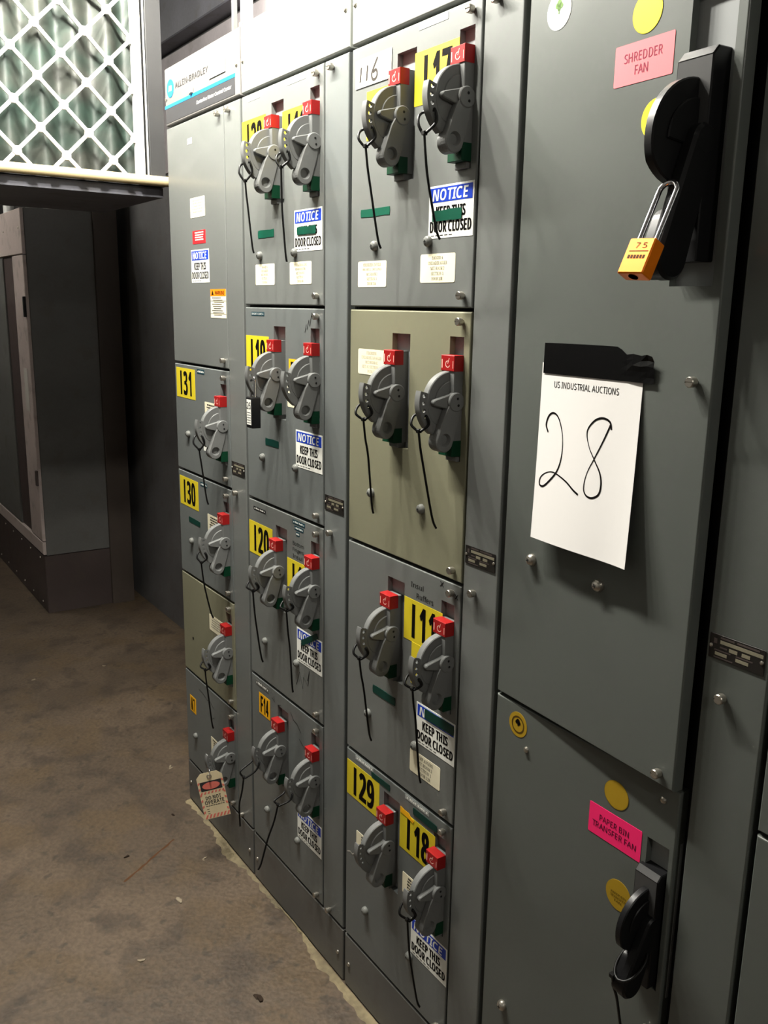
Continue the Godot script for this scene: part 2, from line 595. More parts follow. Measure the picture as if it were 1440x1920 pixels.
# kind 0: grey with red and green ends; 1: large black; 2: black
func handle_parts(kind: int) -> Dictionary:
	var key := "handle%d" % kind
	if meshes.has(key):
		return meshes[key]
	var f := Transform3D(Basis(Vector3(0, 0, -1), Vector3(0, 1, 0), Vector3(1, 0, 0)), Vector3.ZERO)
	var g: Material = mat.handle if kind == 0 else mat.black
	var gd: Material = mat.handle_dark if kind == 0 else mat.black
	var hub := hz(0.014, 0.0)
	var d := {}
	# vertical bar that fills the slot
	var b := MB.new()
	if kind == 0:
		b.box(Vector3(-0.037, -0.097, -0.012), Vector3(0, 0.079, 0.019), 0.0012)
		b.box(Vector3(-0.035, -0.108, -0.012), Vector3(-0.004, -0.097, 0.006), 0.001)
		d.body = one(b, mat.handle_dark)
	else:
		b.extrude(PackedVector2Array([hz(-0.012, -0.105), hz(0.014, -0.105), hz(0.014, 0.071), hz(0.007, 0.079), hz(-0.012, 0.079)]), -0.040, 0.0, 0.0012, f)
		var mm := MB.new()
		mm.quad(Vector3(-0.039, 0.0, 0.0144), Vector3(-0.001, 0.0, 0.0144), Vector3(-0.001, 0.0700, 0.0144), Vector3(-0.039, 0.0700, 0.0144))
		mm.quad(Vector3(-0.039, 0.0712, 0.0144), Vector3(-0.001, 0.0712, 0.0144), Vector3(-0.001, 0.0793, 0.0074), Vector3(-0.039, 0.0793, 0.0074))
		d.body = solid([b, mat.black, mm, mat.black_metal])
	if kind == 0:
		var r := MB.new()
		r.box(Vector3(-0.0378, 0.053, 0.0), Vector3(0.0006, 0.0805, 0.0205), 0.0008)
		var mk := MB.new()
		mk.stroke(PackedVector2Array([Vector2(-0.034, 0.058), Vector2(-0.034, 0.073)]), 0.0022, 0.0207)
		mk.stroke(PackedVector2Array([Vector2(-0.003, 0.058), Vector2(-0.003, 0.071)]), 0.0012, 0.0207)
		var ring := PackedVector2Array()
		for k in 15:
			var a := deg_to_rad(60 + k * 20.0)
			ring.append(Vector2(-0.018 + cos(a) * 0.006, 0.065 + sin(a) * 0.0055))
		mk.stroke(ring, 0.0014, 0.0207)
		mk.stroke(PackedVector2Array([Vector2(-0.018, 0.066), Vector2(-0.014, 0.0755)]), 0.0012, 0.0207)
		d.red_cap = solid([r, mat.red, mk, mat.mark])
		var gr := MB.new()
		gr.box(Vector3(-0.0378, -0.0975, 0.0), Vector3(0.0006, -0.069, 0.0205), 0.0008)
		var gk := MB.new()
		var ring2 := PackedVector2Array()
		for k in 19:
			var a := TAU * k / 18.0
			ring2.append(Vector2(-0.012 + cos(a) * 0.0038, -0.083 + sin(a) * 0.0038))
		gk.stroke(ring2, 0.0012, 0.0207)
		d.green_cap = solid([gr, mat.green, gk, mat.dome])
	# half disc standing out of the door
	var p := PackedVector2Array()
	b = MB.new()
	if kind == 0:
		p.append(hz(0.0, 0.0525))
		for k in 19:
			p.append(pol(hub, k * 7.5, 0.053))
		p.append(hz(0.0, -0.055))
		b.extrude(p, -0.0275, -0.013, 0.0015, f)
		# outer guard with its row of holes
		var t0 := -0.017
		var t1 := -0.0125
		var r0 := 0.0525
		var r1 := 0.068
		for cell in 6:
			var a0 := 73.0 + cell * 12.0
			var a1 := a0 + 12.0
			var am := (a0 + a1) * 0.5
			var rm := (r0 + r1) * 0.5 + 0.0005
			var edge := [pol(hub, a0, r0), pol(hub, a0, rm), pol(hub, a0, r1), pol(hub, am, r1), pol(hub, a1, r1), pol(hub, a1, rm), pol(hub, a1, r0), pol(hub, am, r0)]
			var cc := pol(hub, am, rm)
			var hole := cell < 4
			for k in 8:
				var e0: Vector2 = edge[k]
				var e1: Vector2 = edge[(k + 1) % 8]
				var c0 := cc
				var c1 := cc
				if hole:
					c0 = cc + (e0 - cc).normalized() * 0.0036
					c1 = cc + (e1 - cc).normalized() * 0.0036
				for side in [t1, t0]:
					b.quad(f * Vector3(c0.x, c0.y, side), f * Vector3(c1.x, c1.y, side), f * Vector3(e1.x, e1.y, side), f * Vector3(e0.x, e0.y, side))
				if hole:
					b.quad(f * Vector3(c0.x, c0.y, t0), f * Vector3(c1.x, c1.y, t0), f * Vector3(c1.x, c1.y, t1), f * Vector3(c0.x, c0.y, t1))
		# rim flange of the guard
		var rim := PackedVector2Array()
		for k in 19:
			rim.append(pol(hub, 73.0 + k * 4.0, 0.0695))
		for k in 19:
			rim.append(pol(hub, 145.0 - k * 4.0, 0.0665))
		b.extrude(rim, -0.0275, -0.0125, 0.0008, f)
		# web down to the lever
		b.extrude(PackedVector2Array([pol(hub, 112, 0.0665), pol(hub, 145, 0.067), hz(0.03, -0.054), pol(hub, 135, 0.05)]), -0.026, -0.0135, 0.001, f)
	else:
		p.append(hz(0.0, 0.0525))
		for k in 20:
			p.append(pol(hub, k * 7.5, 0.054 if k < 16 else 0.054 - (k - 15) * 0.002))
		p.append(hz(0.0, -0.05))
		b.extrude(p, -0.0225, -0.013, 0.0015, f)
	d.disc = one(b, gd)
	# raised inner step
	b = MB.new()
	p = PackedVector2Array()
	p.append(hz(0.0, 0.036))
	for k in 14:
		p.append(pol(hub, k * 7.0, 0.0365))
	p.append(hz(0.010, -0.006))
	p.append(hz(0.0, -0.006))
	b.extrude(p, -0.0135, -0.0105, 0.0012, f)
	d.inner_step = one(b, gd)
	# lever with pointer arm and hub
	b = MB.new()
	var tip := hub + Vector2(-0.023, -0.070)
	var end_r := 0.0185
	if kind == 1:
		tip = hub + Vector2(-0.030, -0.104)
		end_r = 0.019
	elif kind == 2:
		tip = hub + Vector2(-0.034, -0.084)
		end_r = 0.020
	var lev := hull(hub, 0.0145, tip, end_r, 12)
	if kind == 0:
		dimple_plate(b, lev, tip + Vector2(0.001, 0.004), 0.0115, 0.007, -0.011, 0.0025, 0.0018, f)
	else:
		b.extrude(lev, -0.012, 0.001, 0.003, f)
	var dirn := (tip - hub).normalized()
	var grip := hull(tip - dirn * 0.030, end_r * 0.84, tip, end_r * 0.97, 12)
	b.extrude(grip, -0.0225, -0.010, 0.002, f)
	if kind == 0:
		b.extrude(hull(hub, 0.0155, pol(hub, 90.0, 0.041), 0.0055, 10), -0.011, -0.0015, 0.0015, f)
	var hubp := circle(hub.x, hub.y, 0.0168 if kind == 0 else 0.0144, 28)
	b.extrude(hubp, -0.011, 0.0045 if kind == 0 else 0.0012, 0.0015 if kind == 0 else 0.003, f)
	d.lever = one(b, g)
	if kind == 0:
		b = MB.new()
		for dd in [Vector2(0.001, 0.006), Vector2(0.003, -0.006)]:
			b.extrude(circle(hub.x + dd.x, hub.y + dd.y, 0.0024, 10), 0.004, 0.0052, 0.0004, f)
		d.hub_screw = one(b, mat.frame)
	meshes[key] = d
	return d

func add_handle(unit: Node3D, xr: float, hub_y: float, kind := 0, scale_ := 1.0) -> MeshInstance3D:
	var d := handle_parts(kind)
	var o := put("operating_handle", d.body, unit, Vector3(xr, hub_y, 0) - unit_origin(unit))
	o.scale = Vector3.ONE * scale_
	for k in ["red_cap", "green_cap", "disc", "inner_step", "lever", "hub_screw"]:
		if d.has(k):
			var c := put(k, d[k], o)
			if k == "red_cap":
				c.set_meta("label", "red upper end with a switch symbol")
			elif k == "green_cap":
				c.set_meta("label", "dark green lower end")
	return o

func unit_origin(unit: Node3D) -> Vector3:
	return unit.get_meta("origin") if unit.has_meta("origin") else unit.position

func screw_mesh() -> ArrayMesh:
	if not meshes.has("screw"):
		var b := MB.new()
		var f := Transform3D.IDENTITY
		b.lathe([Vector2(0.0045, -0.002), Vector2(0.0045, 0.003), Vector2(0.0068, 0.003), Vector2(0.0071, 0.004), Vector2(0.0071, 0.012), Vector2(0.0062, 0.0132)], 16, f)
		b.extrude(PackedVector2Array([Vector2(-0.006, 0.0008), Vector2(0.006, 0.0008), Vector2(0.0045, 0.0045), Vector2(0, 0.006), Vector2(-0.0045, 0.0045)]), 0.011, 0.0132, 0.0, f)
		b.extrude(PackedVector2Array([Vector2(-0.006, -0.0008), Vector2(0.006, -0.0008), Vector2(0.0045, -0.0045), Vector2(0, -0.006), Vector2(-0.0045, -0.0045)]), 0.011, 0.0132, 0.0, f)
		b.extrude(circle(0, 0, 0.0062, 14), 0.009, 0.0121, 0.0, f)
		meshes["screw"] = one(b, mat.steel)
	return meshes["screw"]

func small_screw_mesh() -> ArrayMesh:
	if not meshes.has("small_screw"):
		var b := MB.new()
		b.lathe([Vector2(0.0055, 0.0), Vector2(0.0052, 0.0018), Vector2(0.0036, 0.0034), Vector2(0.0, 0.004)], 12, Transform3D.IDENTITY)
		meshes["small_screw"] = one(b, mat.steel)
	return meshes["small_screw"]

func button_mesh(metal: bool) -> ArrayMesh:
	var key := "button%s" % metal
	if not meshes.has(key):
		var b := MB.new()
		b.lathe([Vector2(0.0098, 0.0), Vector2(0.0098, 0.003), Vector2(0.0090, 0.0062), Vector2(0.0068, 0.0088), Vector2(0.0036, 0.0102), Vector2(0.0, 0.0106)], 20, Transform3D.IDENTITY)
		var c := MB.new()
		for a in [0.4, 0.4 + PI / 2]:
			var dv := Vector2.from_angle(a)
			c.stroke(PackedVector2Array([-dv * 0.0034, dv * 0.0034]), 0.0014, 0.0109)
		meshes[key] = solid([b, mat.steel if metal else mat.dome, c, mat.frame])
	return meshes[key]

func add_at(unit: Node3D, called: String, mesh: Mesh, x: float, y: float, z := 0.0, label := "") -> MeshInstance3D:
	var o := put(called, mesh, unit, Vector3(x, y, z) - unit_origin(unit))
	if label != "":
		o.set_meta("label", label)
	return o

# ---------------------------------------------------------------- stickers (origin at the lower left corner)
const TH := 0.0005
const INK := 0.0008

func sticker_base(w: float, h: float, r := 0.0) -> MB:
	var b := MB.new()
	b.extrude(rrect(0, 0, w, h, r) if r > 0.0 else rect(0, 0, w, h), 0.0, TH, 0.0, Transform3D.IDENTITY, false)
	return b

func notice_mesh() -> ArrayMesh:
	if not meshes.has("notice"):
		var w := 0.126
		var h := 0.0885
		var base := sticker_base(w, h)
		var band := MB.new()
		band.extrude(rect(0.004, h - 0.028, w - 0.004, h - 0.0035), TH, INK, 0.0, Transform3D.IDENTITY, false)
		var wt := MB.new()
		text(wt, "NOTICE", bold, 0.012, h - 0.0255, w - 0.016, h - 0.0065, INK + 0.0003, Transform3D.IDENTITY, 0.12)
		var bt := MB.new()
		for dx in [-0.0006, 0.0006]:
			text(bt, "KEEP THIS", bold, 0.022 + dx, 0.0345, w - 0.022 + dx, 0.0535, INK + dx * 0.01)
			text(bt, "DOOR CLOSED", bold, 0.005 + dx, 0.0100, w - 0.005 + dx, 0.0290, INK + dx * 0.01)
		for k in 5:
			bt.extrude(rect(0.008 + k * 0.013, 0.0042, 0.008 + k * 0.013 + 0.009, 0.0054), TH, INK, 0.0, Transform3D.IDENTITY, false)
		meshes["notice"] = solid([base, mat.white, band, mat.blue, wt, mat.white, bt, mat.ink])
	return meshes["notice"]

func number_mesh(s: String, w := 0.128, h := 0.088, m: Material = null, chars := -1) -> ArrayMesh:
	var base := sticker_base(w, h)
	var t := MB.new()
	var n := s.length()
	for i in n:
		var c := s[i]
		var cx := w * (0.14 + 0.72 * (i + 0.5) / n)
		var cw := w * 0.20
		if c == "I":
			t.extrude(rect(cx - w * 0.042, h * 0.10, cx + w * 0.042, h * 0.90), TH, INK, 0.0, Transform3D.IDENTITY, false)
		else:
			if c == "1":
				cw = w * 0.13
			for dx in [-0.0125, 0.0, 0.0125]:
				text(t, c, bold, cx - cw * 0.5 + w * dx, h * 0.10, cx + cw * 0.5 + w * dx, h * 0.90, INK + dx * 0.001)
	return solid([base, m if m else mat.yellow, t, mat.ink])

func lines_mesh(w: float, h: float, lines: Array, base_m: Material, ink: Material, r := 0.004, lh := 0.62) -> ArrayMesh:
	var base := sticker_base(w, h, r)
	var t := MB.new()
	var k := lines.size()
	for i in k:
		var s: String = lines[i]
		var step := h * 0.90 / k
		var cy := h * 0.95 - step * (i + 0.5)
		var ww := minf(w * 0.86, s.length() * step * lh * 0.72)
		textc(t, s, serif, w * 0.5, cy, step * lh, ww, INK)
	return solid([base, base_m, t, ink])

func bars_mesh(w: float, h: float, rows: int, base_m: Material, ink: Material, r := 0.002, seed_ := 1) -> ArrayMesh:
	var rng := RandomNumberGenerator.new()
	rng.seed = seed_
	var base := sticker_base(w, h, r)
	var t := MB.new()
	for i in rows:
		var cy := h * (0.86 - 0.72 * (i + 0.5) / rows) + h * 0.07
		var x := w * rng.randf_range(0.14, 0.22)
		while x < w * 0.80:
			var l := w * rng.randf_range(0.05, 0.14)
			t.extrude(rect(x, cy - h * 0.18 / rows, minf(x + l, w * 0.86), cy + h * 0.18 / rows), TH, INK, 0.0, Transform3D.IDENTITY, false)
			x += l + w * 0.02
	return solid([base, base_m, t, ink])

func tape_mesh(w: float, h: float, m: Material, seed_ := 1) -> ArrayMesh:
	var rng := RandomNumberGenerator.new()
	rng.seed = seed_
	var p := PackedVector2Array()
	for k in 6:
		p.append(Vector2(w * k / 5.0, rng.randf_range(-0.0008, 0.0008)))
	p.append(Vector2(w + 0.001, h * 0.5))
	for k in 6:
		p.append(Vector2(w * (5 - k) / 5.0, h + rng.randf_range(-0.0008, 0.0008)))
	p.append(Vector2(-0.001, h * 0.55))
	var b := MB.new()
	b.extrude(p, 0.0, TH * 1.6, 0.0, Transform3D.IDENTITY, false)
	return one(b, m)

func dymo_mesh(w: float, h: float, s: String, m: Material) -> ArrayMesh:
	var b := sticker_base(w, h)
	var t := MB.new()
	if s != "":
		text(t, s, sans, w * 0.05, h * 0.25, w * 0.95, h * 0.75, INK)
	else:
		var x := w * 0.08
		var k := 0
		while x < w * 0.9:
			t.extrude(rect(x, h * 0.3, x + w * 0.045, h * (0.7 if k % 3 else 0.6)), TH, INK, 0.0, Transform3D.IDENTITY, false)
			x += w * (0.075 if k % 4 else 0.12)
			k += 1
	return solid([b, m, t, mat.white])

func rating_plate(w: float, h: float) -> ArrayMesh:
	var key := "rating%.3f" % w
	if meshes.has(key):
		return meshes[key]
	var b := MB.new()
	b.extrude(rect(0, 0, w, h), 0.0, 0.0009, 0.0002, Transform3D.IDENTITY, false)
	var f := MB.new()
	for r in [[0.20, 0.66, 0.97, 0.80], [0.37, 0.44, 0.52, 0.58], [0.60, 0.44, 0.75, 0.58], [0.12, 0.16, 0.34, 0.29], [0.50, 0.16, 0.73, 0.29]]:
		f.extrude(rect(w * r[0], h * r[1], w * r[2], h * r[3]), 0.0009, 0.0012, 0.0, Transform3D.IDENTITY, false)
	var s := MB.new()
	for x in [0.035, 0.955]:
		s.lathe([Vector2(0.0028, 0.0009), Vector2(0.0024, 0.0022), Vector2(0.0, 0.003)], 10, Transform3D(Basis.IDENTITY, Vector3(w * x, h * 0.5, 0)))
	var t := MB.new()
	for r in [[0.2, 0.86, 0.45, 0.93], [0.5, 0.86, 0.9, 0.93], [0.08, 0.62, 0.14, 0.82], [0.2, 0.48, 0.33, 0.54], [0.1, 0.34, 0.4, 0.39], [0.5, 0.34, 0.8, 0.39], [0.1, 0.05, 0.45, 0.10]]:
		t.extrude(rect(w * r[0], h * r[1], w * r[2], h * r[3]), 0.0009, 0.0011, 0.0, Transform3D.IDENTITY, false)
	meshes[key] = solid([b, mat.np_black, f, mat.np_field, s, mat.steel, t, mat.cabinet_base])
	return meshes[key]

func scribble(unit: Node3D, called: String, lists: Array, w: float, m: Material) -> MeshInstance3D:
	var b := MB.new()
	var o := unit_origin(unit)
	for l in lists:
		var q := PackedVector2Array()
		for p in l:
			q.append(Vector2(p[0] - o.x, p[1] - o.y))
		b.stroke(q, w, 0.0004)
	return put(called, one(b, m), unit)

# ---------------------------------------------------------------- units
func make_unit(label: String, sec: int, bottom: float, top: float, m: Material, slots: Array, plug := true, group := "") -> Node3D:
	var x0: float = SX[sec] + 0.006
	var at := Vector3(x0, bottom + 0.003, 0.0)
	var u := thing("control_unit", label, "electrical panel", at, group)
	var holes := []
	for s in slots:     # [left, right, bottom, top] in section coordinates
		holes.append(Rect2(SX[sec] + s[0] - x0, s[2] - at.y, s[1] - s[0], s[3] - s[2]))
	put("door", door_mesh(0.397, top - bottom - 0.006, holes, m), u)
	for s in slots:
		var pb := MB.new()
		pb.box(Vector3(SX[sec] + s[0] - x0 - 0.01, s[2] - at.y - 0.01, -0.0165), Vector3(SX[sec] + s[1] - x0 + 0.01, s[3] - at.y + 0.01, -0.0122))
		put("slot_plate", one(pb, mat.slot), u)
	return u

func latch_screws(u: Node3D, sec: int, ys: Array) -> void:
	for y in ys:
		add_at(u, "latch_screw", screw_mesh(), SX[sec] + 0.380, y)

func buttons(u: Node3D, sec: int, xs: Array, y: float) -> void:
	for x in xs:
		add_at(u, "reset_button", button_mesh(false), sec * SW + x, y)

# cable tie: loop through the guard, head, long tail. pts are (z, y) from the hub
func cable_tie(label: String, xr: float, hub_y: float, pts: Array, around_lever := false) -> Node3D:
	var wander := 0.0
	var kn: Vector2 = pts[0]
	var mid: Vector2 = pts[1]
	var en: Vector2 = pts[2]
	var root := Vector3(xr - 0.022, hub_y, 0.0)
	var t := thing("cable_tie", label, "cable tie", root + Vector3(0, kn.y, kn.x), "black cable ties on the handles")
	var o := Vector3(0, kn.y, kn.x)
	var hole := pol(hz(0.014, 0), 115.0, 0.0608)
	var hp := Vector3(0, hole.y, -hole.x)
	var b := MB.new()
	var far := hp + (hp - Vector3(0, 0, 0.014)).normalized() * 0.013
	var loop := [Vector3(0.006, kn.y, kn.x) - o, Vector3(0.013, (kn.y + hp.y) * 0.5, lerpf(kn.x, hp.z, 0.5) - 0.008) - o, hp + Vector3(0.0115, 0.002, 0) - o, hp + Vector3(0.002, 0.001, 0) - o, hp + Vector3(-0.018, 0.002, 0.002) - o, far + Vector3(-0.016, 0.0, 0.0) - o, Vector3(-0.011, (kn.y + far.y) * 0.5, maxf(kn.x, far.z) + 0.004) - o, Vector3(-0.005, kn.y, kn.x) - o]
	if around_lever:
		loop = []
		for k in 13:
			var a := PI * 0.5 + TAU * k / 12.0
			loop.append(Vector3(0.011 + 0.019 * cos(a), -0.054 - 0.019 * sin(a), 0.044 + 0.026 * sin(a)) - o)
	b.tube(catmull(loop, 5), 0.0025, 7, 1.0)
	put("loop", one(b, mat.tie), t)
	b = MB.new()
	b.extrude(rrect(-0.0042, -0.0036, 0.0042, 0.0036, 0.0012), -0.0034, 0.0034, 0.0008, Transform3D.IDENTITY)
	put("lock_head", one(b, mat.tie), t)
	b = MB.new()
	var tail := [Vector3(0, 0, 0), Vector3(wander * 0.3, lerpf(kn.y, mid.y, 0.5), lerpf(kn.x, mid.x, 0.4)) - Vector3(0, kn.y, kn.x), Vector3(wander * 0.6, mid.y, mid.x) - Vector3(0, kn.y, kn.x), Vector3(wander * 0.9, lerpf(mid.y, en.y, 0.8), lerpf(mid.x, en.x, 0.68)) - Vector3(0, kn.y, kn.x), Vector3(wander, en.y, en.x) - Vector3(0, kn.y, kn.x)]
	b.tube(catmull(tail, 6), 0.0027, 8, 0.8)
	put("tail", one(b, mat.tie), t)
	return t

# a twin-tube batten hanging open side down; turn is its heading about the vertical
func batten_basis(turn: float) -> Basis:
	return Basis(Vector3.UP, deg_to_rad(turn)) * Basis(Vector3(0, -1, 0), Vector3(0, 0, -1), Vector3(1, 0, 0))

func lamp_glow(at: Vector3, half: float, turn: float, energy: float, around: float) -> void:
	var f := Transform3D(batten_basis(turn), at)
	var l := AreaLight3D.new()
	l.name = numbered("batten_light")
	l.area_size = Vector2(half * 2.0, 0.09)
	l.light_color = Color(1.0, 0.985, 0.945)
	l.light_energy = energy
	l.area_range = 14.0
	l.shadow_enabled = true
	l.transform = f * Transform3D(Basis(Vector3.UP, -PI / 2), Vector3(0.020, 0, 0))
	add_child(l)
	for k in 5:
		var o := OmniLight3D.new()
		o.name = numbered("tube_light")
		o.light_color = Color(1.0, 0.985, 0.945)
		o.light_energy = around
		o.light_size = 0.03
		o.omni_range = 14.0
		o.omni_attenuation = 2.0
		o.shadow_enabled = true
		o.position = f * Vector3(0.055, 0, (k - 2) * half * 0.42)
		add_child(o)

func build_lamp(at: Vector3, half: float, turn: float, label: String) -> void:
	var lt := thing("fluorescent_lamp", label, "lamp", at)
	lt.basis = batten_basis(turn)
	put("housing", boxm(Vector3(-0.080, -0.055, -half - 0.02), Vector3(-0.030, 0.055, half + 0.02), mat.fixture, 0.004), lt)
	var tm := MB.new()
	tm.lathe([Vector2(0.0, -half), Vector2(0.013, -half), Vector2(0.013, half), Vector2(0.0, half)], 16, Transform3D.IDENTITY)
	var tube_mesh := one(tm, mat.tube)
	for s in [-0.030, 0.030]:
		put("tube", tube_mesh, lt, Vector3(0, s, 0))
	for s in [-half - 0.010, half + 0.010]:
		put("tube_holder", boxm(Vector3(-0.030, -0.050, -0.010), Vector3(0.016, 0.050, 0.010), mat.fixture, 0.002), lt, Vector3(0, 0, s))
	for s in [-half * 0.6, half * 0.6]:
		put("hanger_rod", boxm(Vector3(-(3.30 - at.y), -0.004, -0.004), Vector3(-0.080, 0.004, 0.004), mat.steel), lt, Vector3(0, 0, s))

func _ready() -> void:
	# ------------------------------------------------ camera, sky, lamp, exposure
	var cam := Camera3D.new()
	cam.name = "camera"
	cam.position = Vector3(2.6393, 1.6356, 0.9923)
	cam.rotation = Vector3(-0.2251, 0.9797, 0.0172)
	cam.fov = 59.70
	cam.near = 0.02
	add_child(cam)
	cam.current = true
	var env := Environment.new()
	env.background_mode = Environment.BG_COLOR
	env.background_color = Color(0.02, 0.02, 0.022)
	env.tonemap_mode = Environment.TONE_MAPPER_LINEAR
	env.tonemap_exposure = 1.0
	env.sdfgi_enabled = true
	env.ssao_enabled = true
	env.ssil_enabled = true
	var we := WorldEnvironment.new()
	we.name = "environment"
	we.environment = env
	add_child(we)
	# lamp on the header over the aisle, the next one of the row behind the camera, and one in the room behind
	lamp_glow(LAMP, 0.60, 0.0, 0.1, 1.88)
	lamp_glow(LAMP_NEXT, 0.60, 0.0, 0.1, 0.22)
	lamp_glow(LAMP_FAR, 0.60, 0.0, 0.1, 0.20)

	sans = SystemFont.new()
	sans.font_names = PackedStringArray(["Droid Sans"])
	bold = SystemFont.new()
	bold.font_names = PackedStringArray(["Droid Sans"])
	bold.font_weight = 700
	serif = SystemFont.new()
	serif.font_names = PackedStringArray(["Droid Serif"])
	make_materials()
	build_room()
	build_sections()
	build_section_one()
	build_section_two()
	build_section_three()
	build_section_four()
	build_ties()
	build_locks()
	build_background()
	build_debris()

# ---------------------------------------------------------------- room shell
func build_room() -> void:
	struct("floor", boxm(Vector3(-6.2, -0.1, -0.9), Vector3(6.4, 0.0, 3.2), mat.floor))
	struct("ceiling", boxm(Vector3(-6.2, 3.3, -0.9), Vector3(6.4, 3.4, 3.2), mat.room))
	struct("wall_back", boxm(Vector3(-6.2, 0.0, -0.70), Vector3(6.4, 3.3, -0.58), mat.wall_dark))
	struct("wall_front", boxm(Vector3(-6.2, 0.0, 2.6), Vector3(6.4, 3.3, 2.72), mat.room))
	struct("wall_left", boxm(Vector3(-6.2, 0.0, -0.58), Vector3(-6.05, 3.3, 2.6), mat.room))
	struct("wall_right", boxm(Vector3(6.2, 0.0, -0.58), Vector3(6.35, 3.3, 2.6), mat.room))

# ---------------------------------------------------------------- enclosure sections
func build_sections() -> void:
	var labels := [
		"leftmost grey switchgear section with a printed nameplate across its top",
		"second grey switchgear section from the left, under a plain white-lit top plate",
		"third grey switchgear section from the left, holding the I17 and olive units",
		"dark grey switchgear section with the numbered paper sheet on its door",
		"grey switchgear section at the right edge, cut off by the frame"]
	for s in 5:
		var x0: float = SX[s]
		var wide := 0.517 if s == 3 else SW
		var wx := 0.419 if s == 3 else 0.407
		var sec := thing("switchgear_section", labels[s], "electrical cabinet", Vector3(x0, 0, 0), "sections of the motor control line-up")
		var b := MB.new()
		b.box(Vector3(0.0025, 0.0, -0.50), Vector3(wide - 0.0025, 2.283, -0.022), 0.0)
		put("carcass", one(b, mat.frame), sec)
		b = MB.new()
		b.box(Vector3(0.0005, 2.20, -0.50), Vector3(wide - 0.0005, 2.286, -0.0205), 0.0)
		put("top_cover", one(b, mat.grey), sec)
		var tp := put("top_plate", door_mesh(wide - 0.008, 0.152, [], mat.plate if s > 0 else mat.np_silver, 0.02, 0.004), sec, Vector3(0.004, 2.131, 0.0))
		for sx in [0.012, 0.484]:
			put("plate_screw", small_screw_mesh(), tp, Vector3(sx, 0.071, 0))
		var kp := put("kick_plate", door_mesh(wide - 0.008, 0.142, [], mat.kick, 0.02, 0.003), sec, Vector3(0.004, 0.002, 0.0))
		for sx in [0.020, 0.476]:
			put("plate_screw", small_screw_mesh(), kp, Vector3(sx, 0.066, 0))
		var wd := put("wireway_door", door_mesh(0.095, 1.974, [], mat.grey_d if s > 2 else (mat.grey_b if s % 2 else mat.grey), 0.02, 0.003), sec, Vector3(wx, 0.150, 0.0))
		for y in [2.107, 1.138, 0.166]:
			put("wireway_screw", screw_mesh(), wd, Vector3(0.035, y - 0.150, 0))
		var rp := put("rating_plate", rating_plate(0.082, 0.034), sec, Vector3(wx + 0.006, 1.188, 0.0005))
		rp.set_meta("label", "small dark metal data plate with pale fields")
		if s == 0:
			build_nameplate(sec)
		if s == 4:
			for yy in [[0.147, 0.975], [0.975, 2.127]]:
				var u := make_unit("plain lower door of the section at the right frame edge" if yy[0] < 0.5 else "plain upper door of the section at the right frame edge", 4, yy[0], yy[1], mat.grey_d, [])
				latch_screws(u, 4, [yy[0] + 0.025, yy[1] - 0.022])
	# lifting eye and scuffs are built with their sections

func build_nameplate(sec: Node3D) -> void:
	var f := Transform3D(Basis.IDENTITY, Vector3(0.004, 2.131, 0.0))
	var low := MB.new()
	low.extrude(rect(0.006, 0.006, 0.474, 0.044), 0.0002, 0.0007, 0.0, f, false)
	var cy := MB.new()
	cy.extrude(rect(0.000, 0.045, 0.476, 0.0535), 0.0002, 0.0009, 0.0, f, false)
	cy.extrude(circle(0.044, 0.094, 0.026, 28, 0.0235), 0.0002, 0.0009, 0.0, f, false)
	var big := MB.new()
	text(big, "ALLEN-BRADLEY", sans, 0.082, 0.0875, 0.312, 0.1020, 0.0009, f)
	var wt := MB.new()
	text(wt, "Centerline Motor Control Center", sans, 0.232, 0.022, 0.455, 0.031, 0.0012, f, 0.2)
	text(wt, "AB", bold, 0.032, 0.087, 0.056, 0.101, 0.0012, f)
	var np := put("nameplate", solid([low, mat.np_dark, cy, mat.cyan, big, mat.np_dark, wt, mat.white]), sec)
	np.set_meta("label", "printed nameplate with a bright blue stripe and oval emblem")
	var wl := MB.new()
	wl.extrude(rect(0.0, 0.0, 0.101, 0.049), 0.0, 0.0012, 0.0, Transform3D.IDENTITY, false)
	var w := put("blank_label", one(wl, mat.white), sec, Vector3(0.323, 2.199, 0.001))
	w.set_meta("label", "blank white sticker on the nameplate")
	var ch := MB.new()
	ch.extrude(PackedVector2Array([Vector2(0, 0), Vector2(0.016, 0.004), Vector2(0.020, 0.016), Vector2(0.009, 0.018)]), 0.0, 0.006, 0.001, Transform3D.IDENTITY)
	put("torn_clip", one(ch, mat.cream), sec, Vector3(0.196, 2.183, 0.001))

# ---------------------------------------------------------------- section 1
func slot_r(top: float) -> Array:
	return [0.346, 0.386, top - 0.220, top]

func slot_l(top: float) -> Array:
	return [0.164, 0.224, top - 0.220, top]

